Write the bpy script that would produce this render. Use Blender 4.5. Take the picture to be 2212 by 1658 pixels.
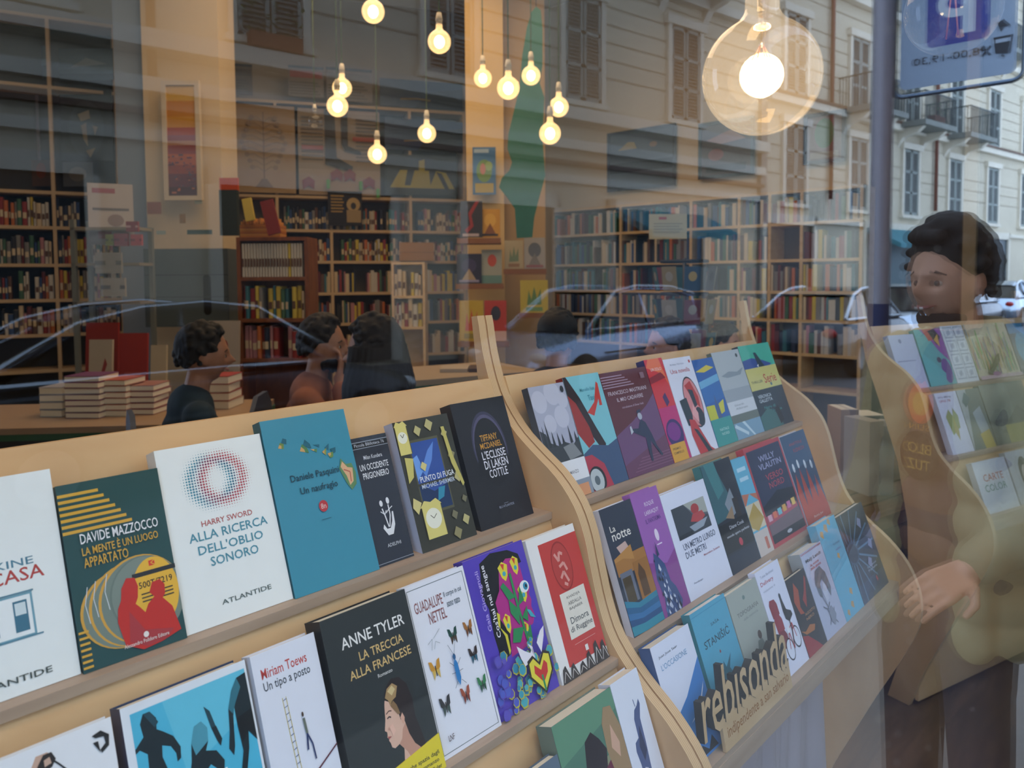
import bpy, bmesh, math, random
from math import sin, cos, tan, atan, atan2, radians, degrees, sqrt, pi
from mathutils import Vector, Matrix
from mathutils.geometry import tessellate_polygon
for o in list(bpy.data.objects): bpy.data.objects.remove(o)
S = bpy.context.scene
COL = S.collection
rnd = random.Random(7)

# ------------------------------------------------------------------ camera
W, H, FPX, PPY = 2212, 1658, 1650.0, 692.0
CP = Vector((0.0, -0.12, 1.5))          # lens, a hand's width outside the pane
YAW, PITCH, ROLL = radians(42.32), radians(3.122), radians(0.4)
CF = Vector((cos(YAW)*cos(PITCH), sin(YAW)*cos(PITCH), -sin(PITCH)))
_R = Vector((sin(YAW), -cos(YAW), 0)); _U = _R.cross(CF)
CR = _R*cos(ROLL) - _U*sin(ROLL); CU = _U*cos(ROLL) + _R*sin(ROLL)
cd = bpy.data.cameras.new('camera'); cam = bpy.data.objects.new('camera', cd); COL.objects.link(cam)
cd.sensor_width = 36; cd.lens = 36*FPX/W; cd.shift_y = -(H/2-PPY)/W; cd.clip_start = 0.01; cd.clip_end = 300
cam.matrix_world = Matrix(((CR.x, CU.x, -CF.x, CP.x), (CR.y, CU.y, -CF.y, CP.y), (CR.z, CU.z, -CF.z, CP.z), (0, 0, 0, 1)))
cd.dof.use_dof = True; cd.dof.focus_distance = 1.2; cd.dof.aperture_fstop = 7.0
S.camera = cam
GL = -0.04                               # plane of the shop window pane

def at(px, py, d):
    return CP + (CF + CR*((px-W/2)/FPX) - CU*((py-PPY)/FPX))*d
def onp(px, py, P0, n):
    r = CF + CR*((px-W/2)/FPX) - CU*((py-PPY)/FPX)
    return CP + r*((Vector(P0)-CP).dot(Vector(n))/r.dot(Vector(n)))
def mir(p): return Vector((p[0], 2*GL-p[1], p[2]))   # things seen in the pane stand on the street side

# ------------------------------------------------------------------ world, exposure, lights
w = bpy.data.worlds.new('world'); S.world = w; w.use_nodes = True
bg = w.node_tree.nodes['Background']; bg.inputs[0].default_value = (0.50, 0.66, 0.92, 1); bg.inputs[1].default_value = 3.9
S.view_settings.view_transform = 'Standard'; S.view_settings.look = 'None'
S.view_settings.exposure = 0.18; S.view_settings.gamma = 1.0; S.view_settings.use_curve_mapping = False
def light(kind, loc, energy, col, size=0.3, rot=None, size_y=None):
    l = bpy.data.lights.new('lamp_light', kind); l.energy = energy; l.color = col
    if kind == 'AREA':
        l.size = size
        if size_y: l.shape = 'RECTANGLE'; l.size_y = size_y
    else: l.shadow_soft_size = size
    o = bpy.data.objects.new('lamp_light', l); o.location = loc
    if rot: o.rotation_euler = rot
    COL.objects.link(o); return o
WARM = (1.0, 0.70, 0.42)
light('AREA', (3.2, 3.6, 4.3), 78, WARM, 3.0, None, 3.0)         # added for general warm ambient in the shop, no fixture modelled
light('AREA', (0.5, .30, 2.7), 6, (1.0, .64, .28), 0.7, (radians(6), 0, 0), 0.3)   # warm spot above the first rack

# ------------------------------------------------------------------ materials
MATS = {}
def lin(h):
    h = h.lstrip('#'); v = [int(h[i:i+2], 16)/255 for i in (0, 2, 4)]
    return tuple(c/12.92 if c <= 0.04045 else ((c+0.055)/1.055)**2.4 for c in v)
def mat(hexc, rough=0.5, metal=0.0, noise=0.0, scale=20, spec=0.5, name=None, emit=0, stretch=None, bump=0):
    key = (hexc, rough, metal, noise, scale, spec, emit, stretch, bump)
    if key in MATS: return MATS[key]
    m = bpy.data.materials.new(name or 'paint_'+hexc); m.use_nodes = True
    nt = m.node_tree; b = nt.nodes['Principled BSDF']; c = lin(hexc)
    b.inputs['Base Color'].default_value = (*c, 1); b.inputs['Roughness'].default_value = rough
    b.inputs['Metallic'].default_value = metal; b.inputs['Specular IOR Level'].default_value = spec
    if emit: b.inputs['Emission Color'].default_value = (*c, 1); b.inputs['Emission Strength'].default_value = emit
    if noise or bump:
        tc = nt.nodes.new('ShaderNodeTexCoord'); n = nt.nodes.new('ShaderNodeTexNoise')
        n.inputs['Scale'].default_value = scale; n.inputs['Detail'].default_value = 4
        src = tc.outputs['Object']
        if stretch:
            mp = nt.nodes.new('ShaderNodeMapping'); mp.inputs['Scale'].default_value = stretch
            nt.links.new(src, mp.inputs[0]); src = mp.outputs[0]
        nt.links.new(src, n.inputs['Vector'])
        if noise:
            mx = nt.nodes.new('ShaderNodeMix'); mx.data_type = 'RGBA'
            mx.inputs[6].default_value = (*[x*(1-noise) for x in c], 1); mx.inputs[7].default_value = (*[min(1, x*(1+noise*.6)) for x in c], 1)
            nt.links.new(n.outputs['Fac'], mx.inputs[0]); nt.links.new(mx.outputs[2], b.inputs['Base Color'])
        if bump:
            bp = nt.nodes.new('ShaderNodeBump'); bp.inputs['Strength'].default_value = bump; bp.inputs['Distance'].default_value = 0.01
            nt.links.new(n.outputs['Fac'], bp.inputs['Height']); nt.links.new(bp.outputs[0], b.inputs['Normal'])
    MATS[key] = m; return m
def ink(h): return mat(h, 0.42, spec=0.4, noise=0.04, scale=60)
def wood_mat(name, a, b_, axis, freq=6):
    if name in MATS: return MATS[name]
    m = bpy.data.materials.new(name); m.use_nodes = True; nt = m.node_tree; b = nt.nodes['Principled BSDF']
    tc = nt.nodes.new('ShaderNodeTexCoord'); mp = nt.nodes.new('ShaderNodeMapping'); mp.inputs['Scale'].default_value = axis
    n = nt.nodes.new('ShaderNodeTexNoise'); n.inputs['Scale'].default_value = freq; n.inputs['Detail'].default_value = 8; n.inputs['Distortion'].default_value = 0.6
    cr = nt.nodes.new('ShaderNodeValToRGB'); cr.color_ramp.elements[0].position = 0.3; cr.color_ramp.elements[1].position = 0.72
    cr.color_ramp.elements[0].color = (*lin(a), 1); cr.color_ramp.elements[1].color = (*lin(b_), 1)
    nt.links.new(tc.outputs['Object'], mp.inputs[0]); nt.links.new(mp.outputs[0], n.inputs['Vector']); nt.links.new(n.outputs['Fac'], cr.inputs[0])
    nt.links.new(cr.outputs[0], b.inputs['Base Color']); b.inputs['Roughness'].default_value = 0.45
    MATS[name] = m; return m
def ply_mat(name, a, b_):
    """edge of plywood: thin veneer layers across the board's thickness (local x)"""
    if name in MATS: return MATS[name]
    m = bpy.data.materials.new(name); m.use_nodes = True; nt = m.node_tree; b = nt.nodes['Principled BSDF']
    tc = nt.nodes.new('ShaderNodeTexCoord'); wv = nt.nodes.new('ShaderNodeTexWave'); wv.bands_direction = 'X'
    wv.inputs['Scale'].default_value = 80; wv.inputs['Distortion'].default_value = 0.4
    mx = nt.nodes.new('ShaderNodeMix'); mx.data_type = 'RGBA'; mx.inputs[6].default_value = (*lin(a), 1); mx.inputs[7].default_value = (*lin(b_), 1)
    nt.links.new(tc.outputs['Object'], wv.inputs['Vector']); nt.links.new(wv.outputs['Fac'], mx.inputs[0])
    nt.links.new(mx.outputs[2], b.inputs['Base Color']); b.inputs['Roughness'].default_value = 0.5
    MATS[name] = m; return m
def clear_mat(name, tint=(1, 1, 1), f0=0.04, haze=None, hazefac=0.0, rough=0.0, power=5.0):
    """clear glass or film: straight transmission plus a Fresnel (Schlick) mirror, the same from both sides"""
    if name in MATS: return MATS[name]
    m = bpy.data.materials.new(name); m.use_nodes = True; nt = m.node_tree
    for n in list(nt.nodes): nt.nodes.remove(n)
    N = nt.nodes.new; L = nt.links.new
    out = N('ShaderNodeOutputMaterial'); tr = N('ShaderNodeBsdfTransparent'); tr.inputs[0].default_value = (*tint, 1)
    gl = N('ShaderNodeBsdfGlossy'); gl.inputs['Roughness'].default_value = rough
    ge = N('ShaderNodeNewGeometry'); dt = N('ShaderNodeVectorMath'); dt.operation = 'DOT_PRODUCT'
    L(ge.outputs['Incoming'], dt.inputs[0]); L(ge.outputs['Normal'], dt.inputs[1])
    ab = N('ShaderNodeMath'); ab.operation = 'ABSOLUTE'; L(dt.outputs['Value'], ab.inputs[0])
    sb = N('ShaderNodeMath'); sb.operation = 'SUBTRACT'; sb.inputs[0].default_value = 1; L(ab.outputs[0], sb.inputs[1])
    pw = N('ShaderNodeMath'); pw.operation = 'POWER'; pw.inputs[1].default_value = power; L(sb.outputs[0], pw.inputs[0])
    ma = N('ShaderNodeMath'); ma.operation = 'MULTIPLY_ADD'; ma.inputs[1].default_value = 1-f0; ma.inputs[2].default_value = f0; L(pw.outputs[0], ma.inputs[0])
    mx = N('ShaderNodeMixShader'); L(ma.outputs[0], mx.inputs[0]); L(tr.outputs[0], mx.inputs[1]); L(gl.outputs[0], mx.inputs[2])
    last = mx.outputs[0]
    if haze:
        hz = N('ShaderNodeBsdfDiffuse') if hazefac > 0 else N('ShaderNodeEmission')
        hz.inputs[0].default_value = (*haze, 1)
        if hazefac > 0:
            m2 = N('ShaderNodeMixShader'); m2.inputs[0].default_value = hazefac; L(last, m2.inputs[1]); L(hz.outputs[0], m2.inputs[2]); last = m2.outputs[0]
        else:
            hz.inputs[1].default_value = -hazefac
            m2 = N('ShaderNodeAddShader'); L(last, m2.inputs[0]); L(hz.outputs[0], m2.inputs[1]); last = m2.outputs[0]
    L(last, out.inputs['Surface']); MATS[name] = m; return m
def glow(name, col, strength):
    if name in MATS: return MATS[name]
    m = bpy.data.materials.new(name); m.use_nodes = True; nt = m.node_tree
    b = nt.nodes['Principled BSDF']; b.inputs['Base Color'].default_value = (*col, 1)
    b.inputs['Emission Color'].default_value = (*col, 1); b.inputs['Emission Strength'].default_value = strength
    MATS[name] = m; return m

# ------------------------------------------------------------------ mesh building
class MB:
    def __init__(s): s.v = []; s.f = []; s.m = []; s.mats = []; s.sm = []
    def mi(s, m):
        if m not in s.mats: s.mats.append(m)
        return s.mats.index(m)
    def add(s, vs, fs, m, smooth=False):
        b = len(s.v); s.v += [tuple(v) for v in vs]; k = s.mi(m)
        for f in fs: s.f.append([b+i for i in f]); s.m.append(k); s.sm.append(smooth)
        return s
    def box(s, x0, y0, z0, x1, y1, z1, m):
        return s.add([(x0,y0,z0),(x1,y0,z0),(x1,y1,z0),(x0,y1,z0),(x0,y0,z1),(x1,y0,z1),(x1,y1,z1),(x0,y1,z1)],
              [(0,3,2,1),(4,5,6,7),(0,1,5,4),(1,2,6,5),(2,3,7,6),(3,0,4,7)], m)
    def obox(s, c, ax, ay, az, m):
        """box from centre and half-axis vectors"""
        c, ax, ay, az = map(Vector, (c, ax, ay, az)); vs = []
        for k in (-1, 1):
            for i, j in ((-1,-1),(1,-1),(1,1),(-1,1)): vs.append(c+ax*i+ay*j+az*k)
        return s.add(vs, [(0,3,2,1),(4,5,6,7),(0,1,5,4),(1,2,6,5),(2,3,7,6),(3,0,4,7)], m)
    def prism(s, pts, d0, d1, m, plane='yz', edge=None, smooth=False):
        """closed outline extruded; plane yz -> along x, xz -> along y, xy -> along z"""
        def P(a, b, d): return {'yz': (d,a,b), 'xz': (a,d,b), 'xy': (a,b,d)}[plane]
        n = len(pts); vs = [P(a,b,d0) for a,b in pts]+[P(a,b,d1) for a,b in pts]
        tri = tessellate_polygon([[Vector((a,b,0)) for a,b in pts]])
        s.add(vs, [tuple(t) for t in tri]+[tuple(i+n for i in t)[::-1] for t in tri], m)
        s.add(vs, [(i,(i+1)%n,(i+1)%n+n,i+n) for i in range(n)], edge or m, smooth)
        return s
    def tube(s, path, r, m, seg=8, cap=True, smooth=True):
        path = [Vector(p) for p in path]; rs = r if isinstance(r, (list, tuple)) else [r]*len(path)
        rings = []; up = Vector((0,0,1)); vs = []
        for i, p in enumerate(path):
            t = (path[min(i+1,len(path)-1)]-path[max(i-1,0)]).normalized()
            a = t.cross(up)
            if a.length < 0.05: a = t.cross(Vector((1,0,0)))
            a.normalize(); b = t.cross(a)
            for k in range(seg):
                q = 2*pi*k/seg; vs.append(p+(a*cos(q)+b*sin(q))*rs[i])
        fs = [(i*seg+k, i*seg+(k+1)%seg, (i+1)*seg+(k+1)%seg, (i+1)*seg+k) for i in range(len(path)-1) for k in range(seg)]
        if cap: fs += [tuple(range(seg))[::-1], tuple((len(path)-1)*seg+k for k in range(seg))]
        return s.add(vs, fs, m, smooth)
    def lathe(s, prof, m, c=(0,0,0), seg=24, smooth=True):
        vs = []; c = Vector(c)
        for r, z in prof:
            for k in range(seg): q = 2*pi*k/seg; vs.append(c+Vector((r*cos(q), r*sin(q), z)))
        fs = [(i*seg+k, i*seg+(k+1)%seg, (i+1)*seg+(k+1)%seg, (i+1)*seg+k) for i in range(len(prof)-1) for k in range(seg)]
        return s.add(vs, fs, m, smooth)
    def ell(s, c, rx, ry, rz, m, seg=16, rings=10):
        return s.add(*ellpts(c, rx, ry, rz, seg, rings), m, True)
    def build(s, name, parent=None, loc=None, rot=None, M=None):
        me = bpy.data.meshes.new(name); me.from_pydata(s.v, [], s.f)
        for m in s.mats: me.materials.append(m)
        me.polygons.foreach_set('material_index', s.m); me.polygons.foreach_set('use_smooth', s.sm); me.update()
        o = bpy.data.objects.new(name, me); COL.objects.link(o)
        if parent: o.parent = parent
        if M is not None: o.matrix_world = M
        if loc is not None: o.location = loc
        if rot is not None: o.rotation_euler = rot
        return o
def ellpts(c, rx, ry, rz, seg, rings):
    vs = [(c[0],c[1],c[2]-rz)]
    for i in range(1, rings):
        a = -pi/2+pi*i/rings
        for k in range(seg): q = 2*pi*k/seg; vs.append((c[0]+rx*cos(a)*cos(q), c[1]+ry*cos(a)*sin(q), c[2]+rz*sin(a)))
    vs.append((c[0],c[1],c[2]+rz)); n = len(vs)-1
    fs = [(0, 1+(k+1)%seg, 1+k) for k in range(seg)]
    fs += [(1+i*seg+k, 1+i*seg+(k+1)%seg, 1+(i+1)*seg+(k+1)%seg, 1+(i+1)*seg+k) for i in range(rings-2) for k in range(seg)]
    fs += [(n, 1+(rings-2)*seg+k, 1+(rings-2)*seg+(k+1)%seg) for k in range(seg)]
    return vs, fs
def tag(o, label=None, cat=None, group=None, kind=None):
    if label: o['label'] = label
    if cat: o['category'] = cat
    if group: o['group'] = group
    if kind: o['kind'] = kind
    return o
def empty(name, loc=(0,0,0), label=None, cat=None, group=None, M=None, rot=None):
    o = bpy.data.objects.new(name, None); COL.objects.link(o); o.empty_display_size = 0.05
    if M is not None: o.matrix_world = M
    else: o.location = loc
    if rot: o.rotation_euler = rot
    return tag(o, label, cat, group)
def frame(o, u, v, n):
    return Matrix(((u[0],v[0],n[0],o[0]),(u[1],v[1],n[1],o[1]),(u[2],v[2],n[2],o[2]),(0,0,0,1)))
_T = {}
def text2d(s):
    """letters as flat triangles, normalised to a unit box"""
    if s in _T: return _T[s]
    cu = bpy.data.curves.new('t', 'FONT'); cu.body = s; cu.resolution_u = 2; cu.offset = 0.008
    o = bpy.data.objects.new('t', cu); COL.objects.link(o)
    dg = bpy.context.evaluated_depsgraph_get(); me = bpy.data.meshes.new_from_object(o.evaluated_get(dg))
    vs = [(v.co.x, v.co.y) for v in me.vertices]; fs = [tuple(p.vertices) for p in me.polygons]
    bpy.data.objects.remove(o); bpy.data.curves.remove(cu); bpy.data.meshes.remove(me)
    if not vs: return [], []
    x0 = min(v[0] for v in vs); x1 = max(v[0] for v in vs); y0 = min(v[1] for v in vs); y1 = max(v[1] for v in vs)
    r = [((x-x0)/(x1-x0), (y-y0)/max(1e-6, y1-y0)) for x, y in vs], fs
    _T[s] = r; return r
class Art:
    """flat print on a page: coordinates in percent of width and height, origin lower left, local z outwards"""
    def __init__(s, mb, w, h, z=0.0001, dz=0.00006, x0=0, y0=0):
        s.mb, s.w, s.h, s.z, s.dz, s.x0, s.y0 = mb, w, h, z, dz, x0, y0
    def P(s, x, y): return (s.x0+min(100, max(0, x))*s.w/100, s.y0+min(100, max(0, y))*s.h/100, s.z)
    def poly(s, pts, c):
        s.z += s.dz; v = [s.P(*p) for p in pts]
        tri = tessellate_polygon([[Vector(p) for p in v]])
        fs = []
        for t in tri:
            a, b, c_ = [Vector(v[i]) for i in t]
            fs.append(tuple(t) if (b-a).cross(c_-a).z > 0 else tuple(t)[::-1])
        s.mb.add(v, fs, ink(c))
    def r(s, x0, y0, x1, y1, c): s.poly([(x0,y0),(x1,y0),(x1,y1),(x0,y1)], c)
    def e(s, cx, cy, rx, ry, c, n=20): s.poly([(cx+rx*cos(2*pi*k/n), cy+ry*sin(2*pi*k/n)) for k in range(n)], c)
    def l(s, pts, wd, c):
        """stroke; width in percent of page width"""
        s.z += s.dz; k = s.w/s.h
        for (ax, ay), (bx, by) in zip(pts, pts[1:]):
            dx, dy = (bx-ax), (by-ay)/k; L = sqrt(dx*dx+dy*dy) or 1; nx, ny = -dy/L*wd/2, dx/L*wd/2*k
            v = [s.P(ax+nx, ay+ny), s.P(ax-nx, ay-ny), s.P(bx-nx, by-ny), s.P(bx+nx, by+ny)]
            s.mb.add(v, [(0,1,2,3)], ink(c))
    def t(s, txt, x, y, w_, h_, c, vert=False, shear=0, mirror=False):
        """writing fitted in the box x, y (lower left), w_, h_"""
        s.z += s.dz; vs, fs = text2d(txt); o = []
        for a, b in vs:
            if mirror: a = 1-a
            if vert: o.append(s.P(x+w_*(1-b), y+h_*a))
            else: o.append(s.P(x+w_*a+shear*b, y+h_*b))
        s.mb.add(o, fs if not mirror else [f[::-1] for f in fs], ink(c))
# ------------------------------------------------------------------ setting: shop shell
PLASTER = mat('c9b48f', 0.85, noise=0.06, scale=3, bump=0.1)
PLASTER2 = mat('a89880', 0.85, noise=0.08, scale=3)
def struct(mb, name, **k): return tag(mb.build(name, **k), kind='structure')
struct(MB().box(-3, GL-0.02, -0.06, 8.2, 10, 0, wood_mat('floorboards', '#5b4632', '#7a5f44', (1, 8, 1), 3)), 'floor')
struct(MB().box(-3, GL-0.02, 4.6, 8.2, 10, 4.7, mat('d8cbb0', 0.9, noise=0.05)), 'ceiling')
# right wall, perpendicular to the shop front
struct(MB().box(6.92, 2.05, 0, 7.1, 6.2, 4.6, PLASTER), 'wall_right')
struct(MB().box(6.98, 0.14, 0, 7.1, 2.04, 4.6, mat('2b2320', .8, noise=.15)), 'wall_right')  # dark colour stands in for the dim interior past the bookcase
struct(MB().box(-3.1, 0.1, 0, -3.0, 10, 4.6, PLASTER), 'wall_left')
# back wall runs obliquely: frame KB, u leftwards, n towards the room
KP = Vector((6.9, 6.1, 0)); KU = Vector((-cos(radians(29.5)), sin(radians(29.5)), 0)); KN = Vector((-sin(radians(29.5)), -cos(radians(29.5)), 0))
BM = frame(KP, KU, Vector((0, 0, 1)), -KU.cross(Vector((0, 0, 1))) if KU.cross(Vector((0,0,1))).dot(KN) < 0 else KU.cross(Vector((0,0,1))))
def bk_(px, py, off=0.0):
    """pixel -> (u, z) on the back wall, off metres in front of it"""
    p = onp(px, py, KP+KN*off, KN) - KP
    return p.dot(KU), p.z
def bwpt(u, z, off=0.0): return KP+KU*u+KN*off+Vector((0, 0, z))
o = MB().obox(bwpt(4.2, 2.3, -0.06), KU*4.5, KN*0.05, Vector((0, 0, 2.3)), PLASTER2); struct(o, 'wall_back')
# shop front: masonry round the opening, with pane and frame
FW = MB(); STN = mat('8b8378', 0.8, noise=0.15, scale=6, bump=0.2)
for b in ((-3, 0, -1.4, 4.6), (6.2, 0, 8.2, 4.6)): FW.box(b[0], GL-0.15, b[1], b[2], GL+0.15, b[3], STN)
FW.box(-1.4, GL-0.15, 0, 6.2, GL+0.15, 0.16, STN).box(-1.4, GL-0.15, 3.3, 6.2, GL+0.15, 4.6, STN).box(-3, GL-0.15, 4.6, 8.2, GL+0.15, 9, STN)
struct(FW, 'wall_front')
GLASS = clear_mat('window_glass')
pane = MB().box(-1.36, GL-0.003, 0.2, 6.16, GL+0.003, 3.26, GLASS)
struct(pane, 'window_1')
FR = MB(); FRM = mat('4a2f26', 0.5, noise=0.1)
for a in ((-1.4, .16, -1.36, 3.3), (6.16, .16, 6.2, 3.3)): FR.box(a[0], GL-.04, a[1], a[2], GL+.04, a[3], FRM)
FR.box(-1.4, GL-.04, .16, 6.2, GL+.04, .2, FRM).box(-1.4, GL-.04, 3.26, 6.2, GL+.04, 3.3, FRM)
struct(FR, 'trim_1')

# ------------------------------------------------------------------ display racks in the window
BIRCH = wood_mat('birch_panel', '#cda474', '#debd8d', (1.5, 14, 3), 2.4)
BIRCHV = wood_mat('birch_side', '#c59a69', '#d8b283', (14, 3, 1.5), 2.4)
PLY = ply_mat('ply_edge', '#c6a070', '#d9bb90')
LEDGE = wood_mat('ledge_wood', '#a8917c', '#bba58e', (1.2, 12, 12), 3)
PF = [(.895,1.43),(.880,1.432),(.866,1.364),(.840,1.292),(.797,1.236),(.748,1.198),(.695,1.162),(.655,1.118),(.633,1.07),(.620,1.02),(.603,.96),(.578,.908),(.53,.858),(.475,.815),(.428,.762),(.400,.70),(.393,.64),(.405,.58),(.45,.48),(.50,.38),(.56,.25),(.61,.14),(.66,.0),(.74,.0),(.70,.14),(.67,.40),(.68,.65),(.72,.85),(.797,1.06),(.852,1.20),(.88,1.32)]
def smooth_profile(pts, n0, n1):
    """Catmull-Rom through the front curve"""
    out = pts[:n0]
    for i in range(n0, n1):
        p0, p1, p2, p3 = pts[max(0, i-1)], pts[i], pts[i+1], pts[min(len(pts)-1, i+2)]
        for k in range(3):
            t = k/3
            out.append(tuple(0.5*((2*p1[j])+(-p0[j]+p2[j])*t+(2*p0[j]-5*p1[j]+4*p2[j]-p3[j])*t*t+(-p0[j]+3*p1[j]-3*p2[j]+p3[j])*t**3) for j in (0, 1)))
    return out+pts[n1:]
PFS = smooth_profile(PF, 1, 21)
ROWS = {1: (.72, 1.10), 2: (.583, .888), 3: (.465, .712)}
LEAN = radians(20); SL, CL = sin(LEAN), cos(LEAN)
def make_rack(width, label):
    """local x along the rack, y and z as in the room"""
    root = empty('display_rack', (0, 0, 0), label, 'display rack', 'plywood book racks standing along the shop window')
    for x in (0, width-0.018): MB().prism(PFS, x, x+0.018, BIRCHV, 'yz', PLY).build('side_panel', root)
    x0, x1 = 0.0185, width-0.0185
    ys, zs = ROWS[1][0]+.048, ROWS[1][1]
    tops = {1: .232}
    for r in (1, 2, 3):
        y, z = ROWS[r]
        if r == 1: yt, zt = y+.048+.232*SL, z+.232*CL
        else: yt, zt = ROWS[r-1][0]-.013, ROWS[r-1][1]-.013
        yb, zb = y+.048, z
        if r > 1: yb = yt-(zt-zb)*tan(LEAN)
        MB().prism([(yb, zb), (yt, zt), (yt+.012, zt-.001), (yb+.012, zb)], x0, x1, BIRCH, 'yz').build('back_panel', root)
        MB().prism([(y-.018, z-.0125), (y-.018, z-.0005), (yb+.012, z-.0005), (yb+.012, z-.0125)], x0, x1, LEDGE, 'yz').build('ledge', root)
    y, z = ROWS[3]
    MB().prism([(y-.019, z-.05), (y-.019, z-.013), (y-.001, z-.013), (y-.001, z-.05)], x0, x1, LEDGE, 'yz').build('front_rail', root)
    MB().box(x0, .637, .02, x1, .649, .695, BIRCH).build('lower_panel', root)
    return root
RK1 = make_rack(1.22, 'nearest plywood book rack on the left, with eleven large covers in view'); RK1.location = (-0.2, 0, 0)
RK2 = make_rack(1.096, 'middle plywood book rack with wavy sides, behind the cut-out wooden shop sign'); RK2.location = (1.024, 0, 0)
RK3 = make_rack(1.10, 'far plywood book rack at right, turned towards the street, showing a striped colourful cover')
A3 = radians(-17.5); O3 = Vector((2.9, .77, 0))
M3 = Matrix.Translation(O3) @ Matrix.Rotation(A3, 4, 'Z') @ Matrix.Translation((0, -.83, 0))
RK3.matrix_world = M3

PAGE = mat('efe6cf', 0.8, noise=0.12, scale=300, stretch=(.02, .02, 3))
PAGES = [PAGE, mat('f3efe4', .8, noise=.1, scale=300, stretch=(.02, .02, 3)), mat('e0cfa6', .8, noise=.12, scale=300, stretch=(.02, .02, 3))]
NB = [0]
def paperback(row, x0, w_, h_, t, face, spine, art, label, M=None, group=None, name='paperback_book', pages=0, rollz=0.0, fwd=0.0):
    """a book leaning on its ledge; cover front plane in (x, up the lean, towards the street)"""
    y, z = ROWS[row]
    base = frame((x0, y-fwd, z), (1, 0, 0), (0, SL, CL), (0, -CL, SL))
    if rollz: base = base @ Matrix.Rotation(rollz, 4, 'Z')
    if M is not None: base = M @ base
    root = empty(name, M=base, label=label, cat='book', group=group)
    mb = MB(); f, s = ink(face), ink(spine)
    mb.box(0, 0, -.0006, w_, h_, 0, f).box(0, 0, -t, w_, h_, -t+.0006, s)
    mb.box(0, 0, -t+.0006, .0007, h_, -.0006, s)
    if art: art(Art(mb, w_, h_))
    mb.build('cover', root).matrix_parent_inverse = Matrix()
    g = MB().box(.0009, .0012, -t+.0008, w_-.002, h_-.0022, -.0008, PAGES[pages]).build('page_block', root)
    g.matrix_parent_inverse = Matrix()
    return root
G1, G2, G3 = [None]*3
# ------------------------------------------------------------------ covers, first rack, upper row
def a_casa(a):
    a.t('ERSKINE', 36, 56.5, 44, 3.6, '4a7f96'); a.t('LA CASA', 30, 49.5, 56, 6.2, 'b3423c')
    a.r(20, 24, 76, 44, '6fa0b2'); a.r(21.5, 25, 74.5, 43, 'e9f1f3')
    for x in (25, 44, 63): a.r(x, 27, x+9, 41, '3b7189'); a.r(x+1, 34.5, x+8, 40, 'cfdfe4')
    a.l([(18, 24), (80, 24)], 1, '4d8299'); a.l([(20, 44.5), (77, 44.5)], 1, '4d8299')
    a.l([(22, 70), (30, 64), (34, 70), (40, 66)], 1, '6aa3b5')
    a.t('ATLANTIDE', 28, 5.5, 54, 2.8, '3c4a48')
def a_mente(a):
    for k in range(7): a.r(0, 93-3.4*k, 38+4.6*k, 94.7-3.4*k, 'd8a83c')
    for cx, cy, rx, ry in ((44, 27, 40, 21), (52, 28, 40, 22.5), (63, 29, 42, 24)):
        a.e(cx, cy, rx, ry, 'd0a040', 36); a.e(cx+1.4, cy-.3, rx-1.2, ry-.6, '74847b', 36)
    a.e(66, 31, 34, 21, '6a7a72', 32); a.e(67, 31, 33, 20.4, '7b8a81', 32)
    for q in ((12, 36), (20, 38), (31, 40)): a.l([(q[0], q[1]-12), (q[0]-2, q[1]-2), (q[0]+2, q[1]+7)], .7, 'd5dde2')
    a.e(77, 31, 23, 19, 'e6b53a', 36)
    a.r(56, 40.5, 100, 43, '23282c'); a.r(74, 45.2, 80, 48.2, 'd23b28'); a.l([(80, 45.3), (76, 46.8), (80, 48.2)], .8, 'e6b53a')
    a.t('500T/7219', 61, 34, 34, 3.6, '222222')
    for k in range(3): a.r(62, 30.5-2*k, 94, 31.2-2*k, '3a3a30')
    R = 'c02a22'
    a.poly([(40, 7), (36, 20), (38, 27), (42, 31), (44, 37), (50, 42), (58, 41), (60, 36), (58, 30), (55, 27), (58, 25), (63, 21), (67, 25), (74, 28), (70, 31), (74, 36), (82, 36.5), (86, 33), (85, 28), (82, 26), (90, 20), (95, 6), (74, 3), (56, 2)], R)
    a.poly([(44, 8), (48, 24), (60, 12), (88, 8), (80, 4), (60, 3)], 'a8353a')
    for k in range(7): a.r(0, 2+3*k, 9, 3.2+3*k, 'd8a83c')
    a.t('DAVIDE MAZZOCCO', 14, 66, 76, 5.6, 'eceff2'); a.t('LA MENTE \u00c8 UN LUOGO', 14, 59.6, 74, 5.4, 'd8a83c'); a.t('APPARTATO', 14, 53, 42, 5.4, 'd8a83c')
    a.e(60, 9.5, 2.6, 1.6, 'e9e4df'); a.t('Alessandro Polidoro Editore', 38, 5.4, 44, 2, 'e6d8d2')
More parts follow.
